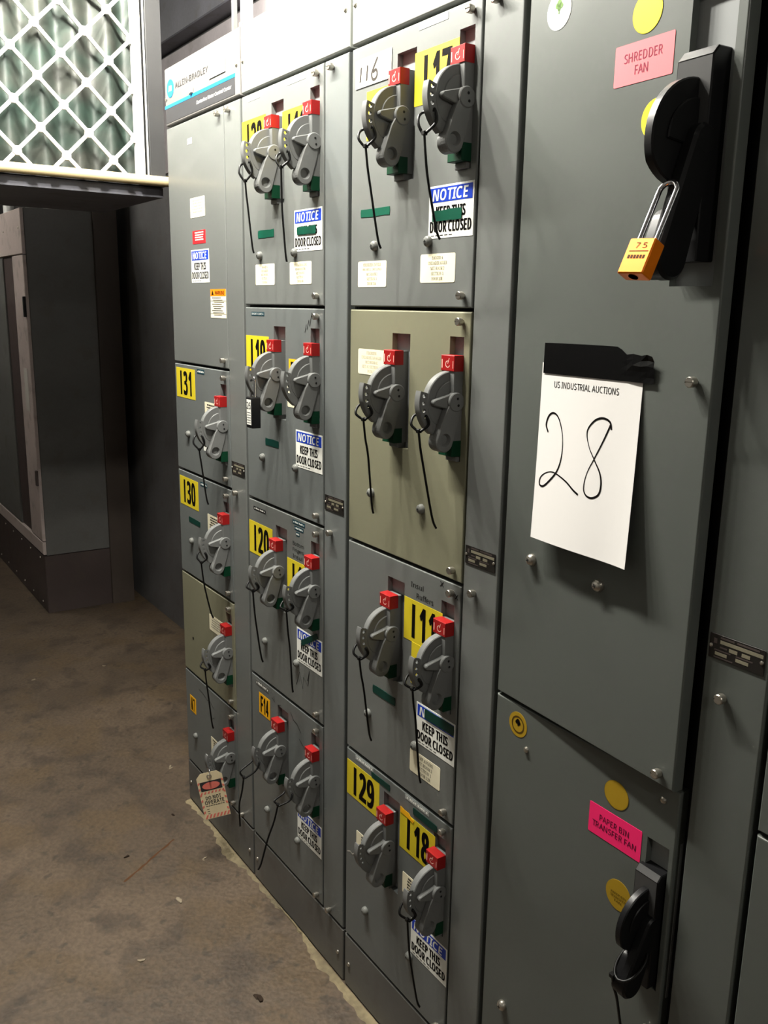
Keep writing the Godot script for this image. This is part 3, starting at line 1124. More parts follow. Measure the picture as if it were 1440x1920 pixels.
func build_section_one() -> void:
	var seams := [2.127, 1.465, 1.140, 0.809, 0.476, 0.147]
	var tops := [0.0, 1.425, 1.097, 0.768, 0.438]
	var u := make_unit("tall plain grey door with five stickers under the printed nameplate", 0, seams[1], seams[0], mat.grey, [], true, "control units of the line-up")
	latch_screws(u, 0, [2.107, 1.490])
	add_at(u, "info_label", bars_mesh(0.102, 0.052, 5, mat.cream, mat.ghost_ink, 0.003, 3), 0.169, 1.869, 0.0, "white label with faded typing")
	add_at(u, "red_label", bars_mesh(0.091, 0.035, 4, mat.red_label, mat.white, 0.001, 5), 0.180, 1.799, 0.0, "small red label with four white lines")
	add_at(u, "notice_sticker", notice_mesh(), 0.165, 1.695, 0.0, "blue and white notice sticker")
	var wb := sticker_base(0.102, 0.075)
	var oh := MB.new()
	oh.extrude(rect(0.0, 0.0575, 0.102, 0.0755), TH, INK, 0.0, Transform3D.IDENTITY, false)
	var ot := MB.new()
	text(ot, "WARNING", bold, 0.032, 0.0612, 0.092, 0.0708, INK + 0.0003)
	ot.extrude(PackedVector2Array([Vector2(0.008, 0.0605), Vector2(0.022, 0.0605), Vector2(0.015, 0.0725)]), INK, INK + 0.0003, 0.0, Transform3D.IDENTITY, false)
	var gl := MB.new()
	for k in 9:
		var yy := 0.052 - k * 0.0056
		gl.extrude(rect(0.010 + (k % 3) * 0.006, yy, 0.070 + (k * 7 % 5) * 0.005, yy + 0.0016), TH, INK, 0.0, Transform3D.IDENTITY, false)
	for yy in [0.0445, 0.0105]:
		gl.extrude(rect(0.0, yy, 0.102, yy + 0.0005), TH, INK, 0.0, Transform3D.IDENTITY, false)
	add_at(u, "warning_sticker", solid([wb, mat.cream, oh, mat.warn, ot, mat.ink, gl, mat.faded_ink]), 0.295, 1.601, 0.0, "white warning sticker with orange header")
	add_at(u, "label_scrap", one(sticker_base(0.030, 0.015), mat.white), 0.163, 2.062, 0.0, "torn scrap of white label")

	var subs := [
		"small grey unit with the yellow I31 sticker, under the tall plain door",
		"small grey unit with the yellow I30 sticker",
		"small olive-painted unit in the leftmost section",
		"lowest unit of the leftmost section, with the hanging striped tag"]
	for k in range(1, 5):
		u = make_unit(subs[k - 1], 0, seams[k + 1], seams[k], mat.olive if k == 3 else mat.grey_b, [slot_r(tops[k])], true, "control units of the line-up")
		add_handle(u, 0.386, tops[k] - 0.112)
		latch_screws(u, 0, [seams[k] - 0.022, seams[k + 1] + 0.026])
		if k != 3:
			buttons(u, 0, [0.105 - (0.02 if k == 4 else 0.0)], seams[k + 1] + 0.117)
		else:
			var hb := MB.new()
			hb.extrude(circle(0, 0, 0.005, 12), 0.0, 0.0005, 0.0, Transform3D.IDENTITY, false)
			add_at(u, "screw_hole", one(hb, mat.dark_hole), 0.085, 0.601)
		if k == 1:
			add_at(u, "number_sticker", number_mesh("I31", 0.146, 0.088), 0.019, 1.363, 0.0, "yellow sticker reading I31")
			add_at(u, "tape_label", dymo_mesh(0.052, 0.013, "", mat.teal), 0.183, 1.442)
			add_at(u, "typed_label", bars_mesh(0.102, 0.052, 5, mat.cream, mat.faded_ink, 0.003, 7), 0.233, 1.314, 0.0, "white typed label behind the handle")
			add_at(u, "label_scrap", one(sticker_base(0.034, 0.026), mat.white), 0.217, 1.223)
		elif k == 2:
			add_at(u, "number_sticker", number_mesh("I30", 0.146, 0.089), 0.018, 1.030, 0.0, "yellow sticker reading I30")
			add_at(u, "green_tape", tape_mesh(0.088, 0.016, mat.tape_dark, 4), 0.084, 0.983, 0.0, "strip of dark green tape")
			add_at(u, "typed_label", bars_mesh(0.102, 0.052, 5, mat.cream, mat.faded_ink, 0.003, 9), 0.231, 0.986, 0.0, "white typed label behind the handle")
			add_at(u, "tape_label", dymo_mesh(0.050, 0.012, "", mat.teal), 0.183, 1.113)
		elif k == 3:
			add_at(u, "typed_label", bars_mesh(0.102, 0.050, 5, mat.cream, mat.ghost_ink, 0.003, 11), 0.222, 0.676, 0.0, "white typed label behind the handle")
		else:
			add_at(u, "number_sticker", number_mesh("M7", 0.049, 0.054, mat.orange_label), 0.041, 0.339, 0.0, "small orange-yellow sticker reading M7")
			add_at(u, "typed_label", bars_mesh(0.100, 0.054, 5, mat.cream, mat.faded_ink, 0.003, 13), 0.209, 0.263, 0.0, "white typed label behind the handle")
			scribble(u, "marker_writing", [[[0.12, 0.440], [0.15, 0.438], [0.19, 0.428], [0.20, 0.436], [0.24, 0.418]], [[0.21, 0.400], [0.22, 0.378], [0.24, 0.390]]], 0.0016, mat.frame)

# ---------------------------------------------------------------- sections 2 and 3
const SEAM := [2.127, 1.634, 1.141, 0.645, 0.147]
const SLOT := [2.085, 1.588, 1.097, 0.606]

func double_unit(sec: int, k: int, label: String, m: Material) -> Node3D:
	var u := make_unit(label, sec, SEAM[k + 1], SEAM[k], m, [slot_l(SLOT[k]), slot_r(SLOT[k])], true, "control units of the line-up")
	add_handle(u, sec * SW + 0.202, SLOT[k] - 0.112)
	add_handle(u, sec * SW + 0.386, SLOT[k] - 0.112)
	latch_screws(u, sec, [SEAM[k] - 0.020, SEAM[k + 1] + 0.024])
	buttons(u, sec, [0.098, 0.275], SEAM[k + 1] + 0.119)
	return u

func build_section_two() -> void:
	var u := double_unit(1, 0, "top double unit of the second section, with two cream typed labels", mat.grey)
	add_at(u, "number_sticker", number_mesh("I28"), 0.515, 1.979, 0.0, "yellow sticker reading I28, half hidden")
	add_at(u, "number_sticker", number_mesh("I16"), 0.726, 1.970, 0.0, "yellow sticker reading I16, half hidden")
	add_at(u, "notice_sticker", notice_mesh(), 0.780, 1.755, 0.0, "blue and white notice sticker crossed by green tape")
	add_at(u, "green_tape", tape_mesh(0.083, 0.018, mat.tape, 5), 0.595, 1.793, 0.0, "strip of green tape")
	add_at(u, "green_tape", tape_mesh(0.083, 0.017, mat.tape, 6), 0.796, 1.790, 0.0015, "strip of green tape over the notice")
	add_at(u, "typed_label", lines_mesh(0.102, 0.049, ["BAGGER A", "RECLAIMER", "MCC ROOM 2", "SECTION 1", "DOOR 6A"], mat.cream, mat.faded_ink), 0.578, 1.684, 0.0, "cream label with faded typing")
	add_at(u, "typed_label", lines_mesh(0.102, 0.049, ["INSULATION LINE", "BIN AGITATOR", "MCC ROOM 2", "SECTION 1", "DOOR 6B"], mat.cream, mat.faded_ink), 0.757, 1.684, 0.0, "cream label with faded typing")
	add_at(u, "tape_label", dymo_mesh(0.066, 0.011, "", mat.dymo), 0.549, 2.107)
	add_at(u, "tape_label", dymo_mesh(0.087, 0.011, "", mat.dymo), 0.747, 2.112 - 0.004)

	u = double_unit(1, 1, "second unit down in the second section, with the black padlock and I19 sticker", mat.grey_b)
	add_at(u, "number_sticker", number_mesh("I19"), 0.517, 1.474, 0.0, "yellow sticker reading I19")
	add_at(u, "number_sticker", number_mesh("F13", 0.066, 0.060, mat.orange_label), 0.749, 1.455, 0.0, "small orange sticker behind the handle")
	add_at(u, "typed_label", bars_mesh(0.102, 0.050, 4, mat.cream, mat.faded_ink, 0.003, 19), 0.741, 1.402, 0.0, "white label behind the handle")
	add_at(u, "green_tape", tape_mesh(0.071, 0.018, mat.tape_dark, 7), 0.621, 1.294, 0.0, "strip of dark green tape")
	add_at(u, "notice_sticker", notice_mesh(), 0.782, 1.264, 0.0, "blue and white notice sticker")
	add_at(u, "tape_label", dymo_mesh(0.072, 0.009, "SHORT CORE A", mat.teal), 0.550, 1.611)
	scribble(u, "marker_writing", [[[0.828, 1.578], [0.834, 1.596], [0.838, 1.584], [0.846, 1.606], [0.850, 1.592], [0.860, 1.622], [0.868, 1.612]]], 0.0018, mat.ink)

	u = double_unit(1, 2, "third unit down in the second section, with the I20 sticker and marker writing", mat.grey)
	add_at(u, "number_sticker", number_mesh("I20", 0.136, 0.088), 0.517, 0.992, 0.0, "yellow sticker reading I20")
	add_at(u, "number_sticker", number_mesh("I15"), 0.733, 0.940, 0.0, "yellow sticker mostly behind the handle")
	add_at(u, "notice_sticker", notice_mesh(), 0.782, 0.772, 0.0, "blue and white notice sticker with green tape across a corner")
	var gt := add_at(u, "green_tape", tape_mesh(0.088, 0.014, mat.tape_dark, 8), 0.812, 0.820, 0.0015, "slanting strip of green tape")
	gt.rotation.z = 0.50
	add_at(u, "tape_label", dymo_mesh(0.062, 0.010, "", mat.teal), 0.763, 1.121)
	add_at(u, "tape_label", dymo_mesh(0.045, 0.010, "", mat.teal), 0.772, 1.107)
	add_at(u, "tape_label", dymo_mesh(0.018, 0.010, "", mat.teal), 0.780, 1.093)
	add_at(u, "tape_label", dymo_mesh(0.070, 0.009, "", mat.frame), 0.545, 1.113)
	var mw := MB.new()
	text(mw, "Bottom", sans, 0.0, 0.030, 0.055, 0.040, 0.0004)
	text(mw, "Fingers", sans, 0.0, 0.012, 0.055, 0.024, 0.0004)
	text(mw, "Insul", sans, 0.0, -0.002, 0.048, 0.008, 0.0004)
	add_at(u, "marker_writing", one(mw, mat.ink), 0.763, 1.037)
	scribble(u, "marker_writing", [[[0.778, 0.705], [0.795, 0.745], [0.812, 0.705], [0.815, 0.738], [0.838, 0.722], [0.845, 0.765], [0.835, 0.735]]], 0.002, mat.ink)

	u = double_unit(1, 3, "lowest unit of the second section, with the small orange F14 sticker", mat.grey_b)
	add_at(u, "number_sticker", number_mesh("F14", 0.067, 0.060, mat.orange_label), 0.560, 0.541, 0.0, "small orange-yellow sticker reading F14")
	add_at(u, "notice_sticker", notice_mesh(), 0.780, 0.279, 0.0, "dirty blue and white notice sticker")
	add_at(u, "tape_label", dymo_mesh(0.080, 0.014, "", mat.kick), 0.540, 0.618)
	scribble(u, "marker_writing", [[[0.640, 0.615], [0.655, 0.608], [0.650, 0.622]], [[0.672, 0.606], [0.690, 0.612], [0.684, 0.600]], [[0.745, 0.615], [0.760, 0.600], [0.780, 0.596], [0.800, 0.580]], [[0.790, 0.560], [0.815, 0.548], [0.830, 0.535]]], 0.0018, mat.frame)

func build_section_three() -> void:
	var u := double_unit(2, 0, "top double unit of the third section, with the yellow I17 sticker", mat.grey)
	var pw := sticker_base(0.124, 0.051)
	var hw := MB.new()
	for s in [[[0.021, 0.036], [0.017, 0.010]], [[0.043, 0.036], [0.040, 0.009]], [[0.078, 0.044], [0.066, 0.030], [0.058, 0.018], [0.062, 0.008], [0.072, 0.008], [0.077, 0.016], [0.072, 0.023], [0.062, 0.020]]]:
		var q := []
		for p in s:
			q.append(Vector2(p[0], p[1]))
		hw.stroke(catmull2(q, 4), 0.0055, INK)
	add_at(u, "paper_scrap", solid([pw, mat.white, hw, mat.faded_ink]), 1.038, 2.049, 0.001, "taped white paper with handwritten 116")
	add_at(u, "number_sticker", number_mesh("I16", 0.128, 0.088), 1.078, 1.950, 0.0, "yellow sticker mostly behind the handle")
	add_at(u, "number_sticker", number_mesh("I17", 0.126, 0.088), 1.236, 1.986, 0.0, "yellow sticker reading I17")
	add_at(u, "green_tape", tape_mesh(0.102, 0.015, mat.tape, 12), 1.061, 1.809, 0.0, "strip of green tape")
	add_at(u, "notice_sticker", notice_mesh(), 1.289, 1.757, 0.0, "blue and white notice sticker crossed by green tape")
	add_at(u, "green_tape", tape_mesh(0.082, 0.018, mat.tape, 13), 1.302, 1.786, 0.0015, "strip of green tape over the notice")
	add_at(u, "typed_label", lines_mesh(0.103, 0.050, ["FIBERIZER INFEED", "(66 MILL INCLINE)", "MCC ROOM 2", "SECTION 1", "DOOR 10A"], mat.cream, mat.faded_ink), 1.052, 1.675, 0.0, "cream label with faded typing")
	add_at(u, "typed_label", lines_mesh(0.103, 0.050, ["BAGGER A", "UNLOADER AUGER", "MCC ROOM 2", "SECTION 1", "DOOR 10B"], mat.cream, mat.np_dark), 1.267, 1.681, 0.0, "cream label with dark typing")
	add_at(u, "tape_label", dymo_mesh(0.084, 0.011, "BALER AUGER A", mat.dymo), 1.245, 2.109)

	u = double_unit(2, 1, "large olive-painted double unit in the third section", mat.olive)
	add_at(u, "typed_label", lines_mesh(0.101, 0.051, ["FIBERIZER", "UNLOADER TOP AUGER", "MCC ROOM #2", "MCC #2 SECTION 10", "DOOR 10"], mat.cream, mat.ghost_ink), 1.056, 1.502, 0.0, "cream label with nearly worn-off typing")

	u = double_unit(2, 2, "third unit down in the third section, with the yellow I11 sticker", mat.grey)
	add_at(u, "number_sticker", number_mesh("I11", 0.126, 0.088), 1.241, 0.983, 0.0, "yellow sticker reading I11")
	add_at(u, "number_sticker", number_mesh("I12", 0.126, 0.088), 1.270, 0.895, 0.0006, "second yellow sticker, mostly behind the handle")
	add_at(u, "green_tape", tape_mesh(0.085, 0.018, mat.tape_dark, 14), 1.130, 0.820, 0.0, "strip of dark green tape")
	add_at(u, "notice_sticker", notice_mesh(), 1.292, 0.774, 0.0, "blue and white notice sticker, green tape over its heading")
	add_at(u, "green_tape", tape_mesh(0.093, 0.021, mat.tape_dark, 15), 1.322, 0.838, 0.0015, "wide green tape over the notice heading")
	add_at(u, "typed_label", lines_mesh(0.103, 0.050, ["PUMP AUGERS", "MCC ROOM 2", "SECTION 1", "DOOR 12B"], mat.cream, mat.faded_ink), 1.273, 0.702, 0.0, "cream label with grey typing")
	var mw := MB.new()
	text(mw, "Insul", sans, 0.0, 0.020, 0.042, 0.031, 0.0004)
	text(mw, "Ruffers", sans, 0.020, 0.0, 0.075, 0.012, 0.0004)
	text(mw, "x", sans, 0.140, 0.033, 0.150, 0.043, 0.0004)
	text(mw, "x", sans, 0.094, 0.046, 0.106, 0.056, 0.0004)
	add_at(u, "marker_writing", one(mw, mat.ink), 1.262, 1.077, 0.0, "black handwriting in marker")

	u = double_unit(2, 3, "lowest unit of the third section, with the I29 and I18 stickers", mat.grey_b)
	add_at(u, "number_sticker", number_mesh("I29", 0.136, 0.087), 1.026, 0.528, 0.0, "yellow sticker reading I29")
	add_at(u, "number_sticker", number_mesh("I18", 0.124, 0.088), 1.243, 0.508, 0.0, "yellow sticker reading I18")
	var sc := add_at(u, "sticker_scrap", one(tape_mesh_raw(0.050, 0.014), mat.orange_label), 1.244, 0.590, 0.0008, "torn strip of an older orange sticker")
	sc.rotation.z = -0.06
	add_at(u, "green_tape", tape_mesh(0.072, 0.014, mat.tape_dark, 17), 1.130, 0.616, 0.0, "strip of dark green tape")
	add_at(u, "green_tape", tape_mesh(0.081, 0.015, mat.tape_dark, 18), 1.291, 0.608, 0.0008, "strip of dark green tape")
	add_at(u, "typed_label", bars_mesh(0.102, 0.050, 5, mat.cream, mat.faded_ink, 0.003, 21), 1.069, 0.402, 0.0, "white typed label behind the handle")
	add_at(u, "typed_label", bars_mesh(0.102, 0.050, 5, mat.cream, mat.faded_ink, 0.003, 22), 1.257, 0.405, 0.0, "white typed label behind the handle")
	add_at(u, "notice_sticker", notice_mesh(), 1.293, 0.279, 0.0, "dirty blue and white notice sticker")
	add_at(u, "tape_label", dymo_mesh(0.074, 0.010, "", mat.dymo), 1.062, 0.629)
	add_at(u, "tape_label", dymo_mesh(0.084, 0.010, "", mat.dymo), 1.260, 0.629)
	scribble(u, "scratch", [[[1.030, 0.375], [1.042, 0.381], [1.052, 0.379], [1.070, 0.392], [1.078, 0.408]]], 0.003, mat.scuff)

func tape_mesh_raw(w: float, h: float) -> MB:
	var b := MB.new()
	b.extrude(PackedVector2Array([Vector2(0, 0), Vector2(w * 0.5, 0.001), Vector2(w * 0.95, -0.001), Vector2(w, h * 0.4), Vector2(w * 0.8, h * 0.5), Vector2(w * 0.62, h), Vector2(w * 0.3, h * 0.9), Vector2(0, h)]), 0.0, TH, 0.0, Transform3D.IDENTITY, false)
	return b

# ---------------------------------------------------------------- section 4
func build_section_four() -> void:
	# upper door, standing slightly ajar on its left hinge: its own frame of reference
	var ang := deg_to_rad(-2.6)
	var u := thing("control_unit", "large dark grey door standing ajar, carrying the numbered paper sheet", "electrical panel", Vector3(1.530, 0.978, 0.0), "control units of the line-up")
	u.rotation.y = ang
	u.set_meta("origin", Vector3(0, 0.978, 0))
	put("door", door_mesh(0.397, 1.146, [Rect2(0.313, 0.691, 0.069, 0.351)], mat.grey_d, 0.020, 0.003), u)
	put("slot_plate", boxm(Vector3(0.30, 0.68, -0.0165), Vector3(0.392, 1.055, -0.0125), mat.slot), u)
	add_handle(u, 0.368, 1.840, 1, 1.35)
	add_at(u, "latch_screw", screw_mesh(), 0.370, 1.549)
	add_at(u, "latch_screw", screw_mesh(), 0.372, 0.998)
	add_at(u, "latch_screw", screw_mesh(), 0.372, 2.107)
	add_at(u, "reset_button", button_mesh(true), 0.075, 1.237)
	add_at(u, "reset_button", button_mesh(true), 0.228, 1.236)
	# pink tag label
	var w := 0.102
	var h := 0.051
	var pb := sticker_base(w, h, 0.002)
	var pt := MB.new()
	text(pt, "SHREDDER", sans, 0.017, 0.0275, 0.083, 0.0390, INK)
	text(pt, "FAN", sans, 0.037, 0.0110, 0.060, 0.0225, INK)
	add_at(u, "name_sticker", solid([pb, mat.coral, pt, mat.coral_ink]), 0.187, 1.931, 0.0, "pink sticker with glare painted into its pale colour, reading SHREDDER FAN")
	# round stickers
	var rb := MB.new()
	rb.extrude(circle(0, 0, 0.0255, 40), 0.0, TH, 0.0, Transform3D.IDENTITY, false)
	var lf := MB.new()
	for q in [[0.0, 0.010, 0.005], [-0.004, 0.007, 0.004], [0.004, 0.0065, 0.004], [0.0, 0.003, 0.0035]]:
		lf.extrude(circle(q[0], q[1], q[2], 10), TH, INK, 0.0, Transform3D.IDENTITY, false)
	lf.extrude(rect(-0.001, -0.004, 0.001, 0.003), TH, INK, 0.0, Transform3D.IDENTITY, false)
	add_at(u, "round_sticker", solid([rb, mat.white, lf, mat.leaf]), 0.067, 2.057, 0.0, "round white sticker with a small green tree emblem")
	var sb := MB.new()
	var star := PackedVector2Array()
	for k in 96:
		var a := TAU * k / 96.0
		var r := 0.0255 if k % 2 else 0.0237
		star.append(Vector2(cos(a) * r, sin(a) * r))
	sb.extrude(star, 0.0, TH, 0.0, Transform3D.IDENTITY, false)
	meshes["star"] = sb
	add_at(u, "seal_sticker", one(sb, mat.lemon), 0.239, 2.014, 0.0, "plain yellow seal sticker with a toothed edge")
	var yb := MB.new()
	yb.extrude(circle(0, 0, 0.0255, 40), 0.0, TH, 0.0, Transform3D.IDENTITY, false)
	var yt := MB.new()
	text(yt, "SHREDDER", sans, -0.016, -0.0035, 0.016, 0.0005, INK)
	text(yt, "FAN", sans, -0.006, -0.0105, 0.006, -0.0065, INK)
	add_at(u, "round_sticker", solid([yb, mat.lemon, yt, mat.coral_ink]), 0.268, 1.881, 0.0, "round yellow sticker half behind the black handle")

	build_paper(u)

	# lower door
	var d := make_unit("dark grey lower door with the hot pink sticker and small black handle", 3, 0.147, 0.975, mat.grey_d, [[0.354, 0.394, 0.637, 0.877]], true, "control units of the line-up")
	add_handle(d, 1.914, 0.752, 2, 1.03)
	add_at(d, "latch_screw", small_screw_mesh(), 1.900, 0.948)
	add_at(d, "latch_screw", screw_mesh(), 1.910, 0.567)
	add_at(d, "latch_screw", screw_mesh(), 1.906, 0.172)
	add_at(d, "reset_button", button_mesh(true), 1.589, 0.366)
	add_at(d, "pin", small_screw_mesh(), 1.613, 0.899)
	pb = sticker_base(0.105, 0.052, 0.002)
	pt = MB.new()
	text(pt, "PAPER BIN", sans, 0.022, 0.0285, 0.081, 0.0385, INK)
	text(pt, "TRANSFER FAN", sans, 0.008, 0.0140, 0.096, 0.0240, INK)
	add_at(d, "name_sticker", solid([pb, mat.pink, pt, mat.pink_ink]), 1.763, 0.827, 0.0, "hot pink sticker reading PAPER BIN TRANSFER FAN")
	rb = MB.new()
	rb.extrude(circle(0, 0, 0.0225, 36), 0.0, TH, 0.0, Transform3D.IDENTITY, false)
	var ring := MB.new()
	var rp := PackedVector2Array()
	for k in 37:
		var a := TAU * k / 36.0
		rp.append(Vector2(cos(a) * 0.0145, sin(a) * 0.0145))
	ring.stroke(rp, 0.0025, INK)
	var emb := MB.new()
	for q in [[0.0, 0.006, 0.0045], [-0.003, 0.004, 0.0035], [0.003, 0.003, 0.0035]]:
		emb.extrude(circle(q[0], q[1], q[2], 10), TH, INK, 0.0, Transform3D.IDENTITY, false)
	emb.extrude(rect(-0.001, -0.002, 0.0025, 0.002), TH, INK, 0.0, Transform3D.IDENTITY, false)
	add_at(d, "round_sticker", solid([rb, mat.gold, ring, mat.gold_ink, emb, mat.ink]), 1.589, 0.936, 0.0, "round dull yellow sticker with a dark ring and tree emblem")
	var sl := add_at(d, "seal_sticker", one(meshes["star"], mat.gold), 1.814, 0.913, 0.0, "plain dull yellow seal sticker")
	sl.scale = Vector3(0.95, 0.9, 1)
	yb = MB.new()
	yb.extrude(circle(0, 0, 0.0255, 40), 0.0, TH, 0.0, Transform3D.IDENTITY, false)
	yt = MB.new()
	text(yt, "PAPER BIN", sans, -0.015, -0.001, 0.015, 0.003, INK)
	text(yt, "TRANSFER", sans, -0.016, -0.007, 0.016, -0.003, INK)
	text(yt, "FAN", sans, -0.007, -0.013, 0.007, -0.009, INK)
	add_at(d, "round_sticker", solid([yb, mat.gold, yt, mat.gold_ink]), 1.834, 0.750, 0.0, "round dull yellow sticker beside the lower black handle")

func build_paper(u: Node3D) -> void:
	# sheet of paper hanging by its top edge, its lower end curling away from the door
	var o := Vector3(0.075, 1.281 - 0.978, 0.0)
	var W := 0.208
	var H := 0.276
	var basis_u := u.transform
	var t := thing("paper_sheet", "white paper sheet with a handwritten 28 under black tape", "paper", basis_u * o)
	t.rotation.y = u.rotation.y
	var nx := 14
	var ny := 20
	var b := MB.new()
	for side in 2:
		for i in nx:
			for j in ny:
				var q := []
				for c in [[i, j], [i + 1, j], [i + 1, j + 1], [i, j + 1]]:
					q.append(paper_point(float(c[0]) / nx * W, float(c[1]) / ny * H) + Vector3(0, 0, -0.0003 * side))
				if side == 0:
					b.quad(q[0], q[1], q[2], q[3])
				else:
					b.quad(q[3], q[2], q[1], q[0])
	put("sheet", one(b, mat.paper), t)
	var two := [[0.0231, 0.1700], [0.0176, 0.1815], [0.0231, 0.1957], [0.0338, 0.2004], [0.0454, 0.1936], [0.0550, 0.1740], [0.0585, 0.1536], [0.0574, 0.1325], [0.0504, 0.1132], [0.0362, 0.0971], [0.0214, 0.0852], [0.0120, 0.0867], [0.0134, 0.0979], [0.0263, 0.1072], [0.0440, 0.1101], [0.0710, 0.1016], [0.0891, 0.0913], [0.1009, 0.0860]]
	var eight := [[0.1564, 0.1895], [0.1526, 0.2001], [0.1388, 0.2041], [0.1236, 0.1996], [0.1109, 0.1867], [0.1092, 0.1750], [0.1157, 0.1586], [0.1272, 0.1431], [0.1408, 0.1251], [0.1452, 0.1086], [0.1420, 0.0936], [0.1287, 0.0862], [0.1163, 0.0888], [0.1112, 0.0997], [0.1153, 0.1209], [0.1272, 0.1431], [0.1421, 0.1708], [0.1523, 0.1918], [0.1542, 0.1961]]
	var ink := MB.new()
	for l in [two, eight]:
		var q := []
		for p in l:
			q.append(Vector2(p[0], p[1]))
		var pts := catmull2(q, 5)
		var k := pts.size()
		var la := Vector3.ZERO
		var lb := Vector3.ZERO
		for i in k:
			var tg := (pts[mini(i + 1, k - 1)] - pts[maxi(i - 1, 0)]).normalized()
			var nn := Vector2(-tg.y, tg.x)
			var ww := 0.0009 + 0.0013 * absf(sin(float(i) / k * 7.0 + 0.9))
			var pa := pts[i] + nn * ww * 0.75
			var pb := pts[i] - nn * ww * 0.75
			var a := paper_point(pa.x, pa.y) + Vector3(0, 0, 0.0003)
			var c := paper_point(pb.x, pb.y) + Vector3(0, 0, 0.0003)
			if i > 0:
				ink.quad(lb, c, a, la)
			la = a
			lb = c
	put("handwritten_number", one(ink, mat.ink), t)
	var tb := MB.new()
	text(tb, "US INDUSTRIAL AUCTIONS", sans, 0.030, 0.2395, 0.165, 0.2490, 0.0)
	for i in tb.v.size():
		tb.v[i] = paper_point(tb.v[i].x, tb.v[i].y) + Vector3(0, 0, 0.0003)
	put("printed_heading", one(tb, mat.ink), t)
	# black tape: two overlapping lengths with a crumpled right end
	var tp := MB.new()
	var top := [[0.0040, 0.306], [0.040, 0.3065], [0.080, 0.3068], [0.120, 0.307], [0.157, 0.3068], [0.166, 0.303], [0.176, 0.2968], [0.190, 0.2985], [0.204, 0.2965], [0.216, 0.2985], [0.2275, 0.2965]]
	var bot := [[0.0035, 0.2598], [0.040, 0.2596], [0.080, 0.2598], [0.120, 0.2598], [0.150, 0.2598], [0.166, 0.2598], [0.178, 0.2600], [0.190, 0.2600], [0.204, 0.2600], [0.216, 0.2600], [0.2290, 0.2600]]
	var rng := RandomNumberGenerator.new()
	rng.seed = 77
	var rows := 6
	var grid := []
	for i in top.size():
		var col := []
		for j in rows:
			var s := float(j) / (rows - 1)
			var x := lerpf(bot[i][0], top[i][0], s)
			var y := lerpf(bot[i][1], top[i][1], s)
			var z := paper_point(clampf(x, 0, W), minf(y, H)).z + 0.0011
			if x > 0.168:
				z += rng.randf_range(0.0, 0.005) * smoothstep(0.168, 0.2, x) * (0.3 + s)
			col.append(Vector3(x, y, z))
		grid.append(col)
	for i in top.size() - 1:
		for j in rows - 1:
			tp.quad(grid[i][j], grid[i + 1][j], grid[i + 1][j + 1], grid[i][j + 1])
	var e := put("black_tape", one(tp, mat.black_tape), t)
	e.set_meta("label", "wide black tape with a crumpled end")

func paper_point(x: float, y: float) -> Vector3:
	var s := clampf(1.0 - y / 0.262, 0.0, 1.0)
	var z := 0.0012 + 0.015 * pow(s, 1.6) + 0.005 * sin(x / 0.208 * PI * 0.9 + 0.4) * s
	z += 0.007 * pow(clampf((x - 0.14) / 0.07, 0.0, 1.0), 2.0) * s
	return Vector3(x + 0.013 * pow(s, 1.4), y, z)

# ---------------------------------------------------------------- cable ties
func build_ties() -> void:
	var L := [
		["black cable tie on the handle beside the I31 sticker", 0.386, 1.313, [[0.074, -0.061], [0.069, -0.101], [0.052, -0.217]]],
		["black cable tie on the handle beside the I30 sticker", 0.386, 0.985, [[0.078, -0.052], [0.069, -0.130], [0.046, -0.221]]],
		["black cable tie on the handle of the small olive unit", 0.386, 0.656, [[0.076, -0.045], [0.069, -0.121], [0.056, -0.233]]],
		["black cable tie on the handle over the I28 sticker", 0.710, 1.973, [[0.076, -0.063], [0.070, -0.122], [0.057, -0.220]]],
		["black cable tie hanging just left of the second section's top notice sticker", 0.894, 1.973, [[0.080, -0.054], [0.078, -0.142], [0.068, -0.245]]],
		["black cable tie on the handle under the I20 sticker", 0.710, 0.985, [[0.074, -0.046], [0.067, -0.131], [0.049, -0.241]]],
		["black cable tie hanging beside the notice with slanting green tape", 0.894, 0.985, [[0.076, -0.042], [0.067, -0.144], [0.060, -0.251]]],
		["black cable tie swung outwards from the handle right of the F14 sticker", 0.710, 0.494, [[0.109, -0.059], [0.123, -0.134], [0.122, -0.196]]],
		["black cable tie swung outwards, lowest right handle of the second section", 0.894, 0.494, [[0.103, -0.046], [0.132, -0.130], [0.159, -0.204]]],
		["black cable tie on the handle below the handwritten paper scrap", 1.218, 1.973, [[0.077, -0.055], [0.065, -0.128], [0.041, -0.230]]],
		["black cable tie on the handle over the I17 sticker", 1.402, 1.973, [[0.081, -0.059], [0.071, -0.131], [0.043, -0.223]]],
		["black cable tie on the left handle of the large olive unit", 1.218, 1.476, [[0.075, -0.050], [0.063, -0.124], [0.049, -0.238]]],
		["black cable tie on the right handle of the large olive unit", 1.402, 1.476, [[0.077, -0.050], [0.066, -0.109], [0.032, -0.231]]],
		["black cable tie on the handle left of the I11 sticker", 1.218, 0.985, [[0.078, -0.048], [0.066, -0.121], [0.046, -0.239]]],
		["black cable tie on the handle below the I11 sticker", 1.402, 0.985, [[0.076, -0.045], [0.067, -0.112], [0.051, -0.246]]],
		["black cable tie on the handle below the I18 sticker", 1.402, 0.494, [[0.074, -0.051], [0.064, -0.149], [0.037, -0.273]]],
		["black cable tie on the lower black handle near the hot pink sticker", 1.914, 0.752, [[0.070, -0.073], [0.055, -0.121], [0.036, -0.185]]]]
	for e in L:
		var q := []
		for p in e[3]:
			q.append(Vector2(p[0], p[1]))
		cable_tie(e[0], e[1], e[2], q, e[1] > 1.5)

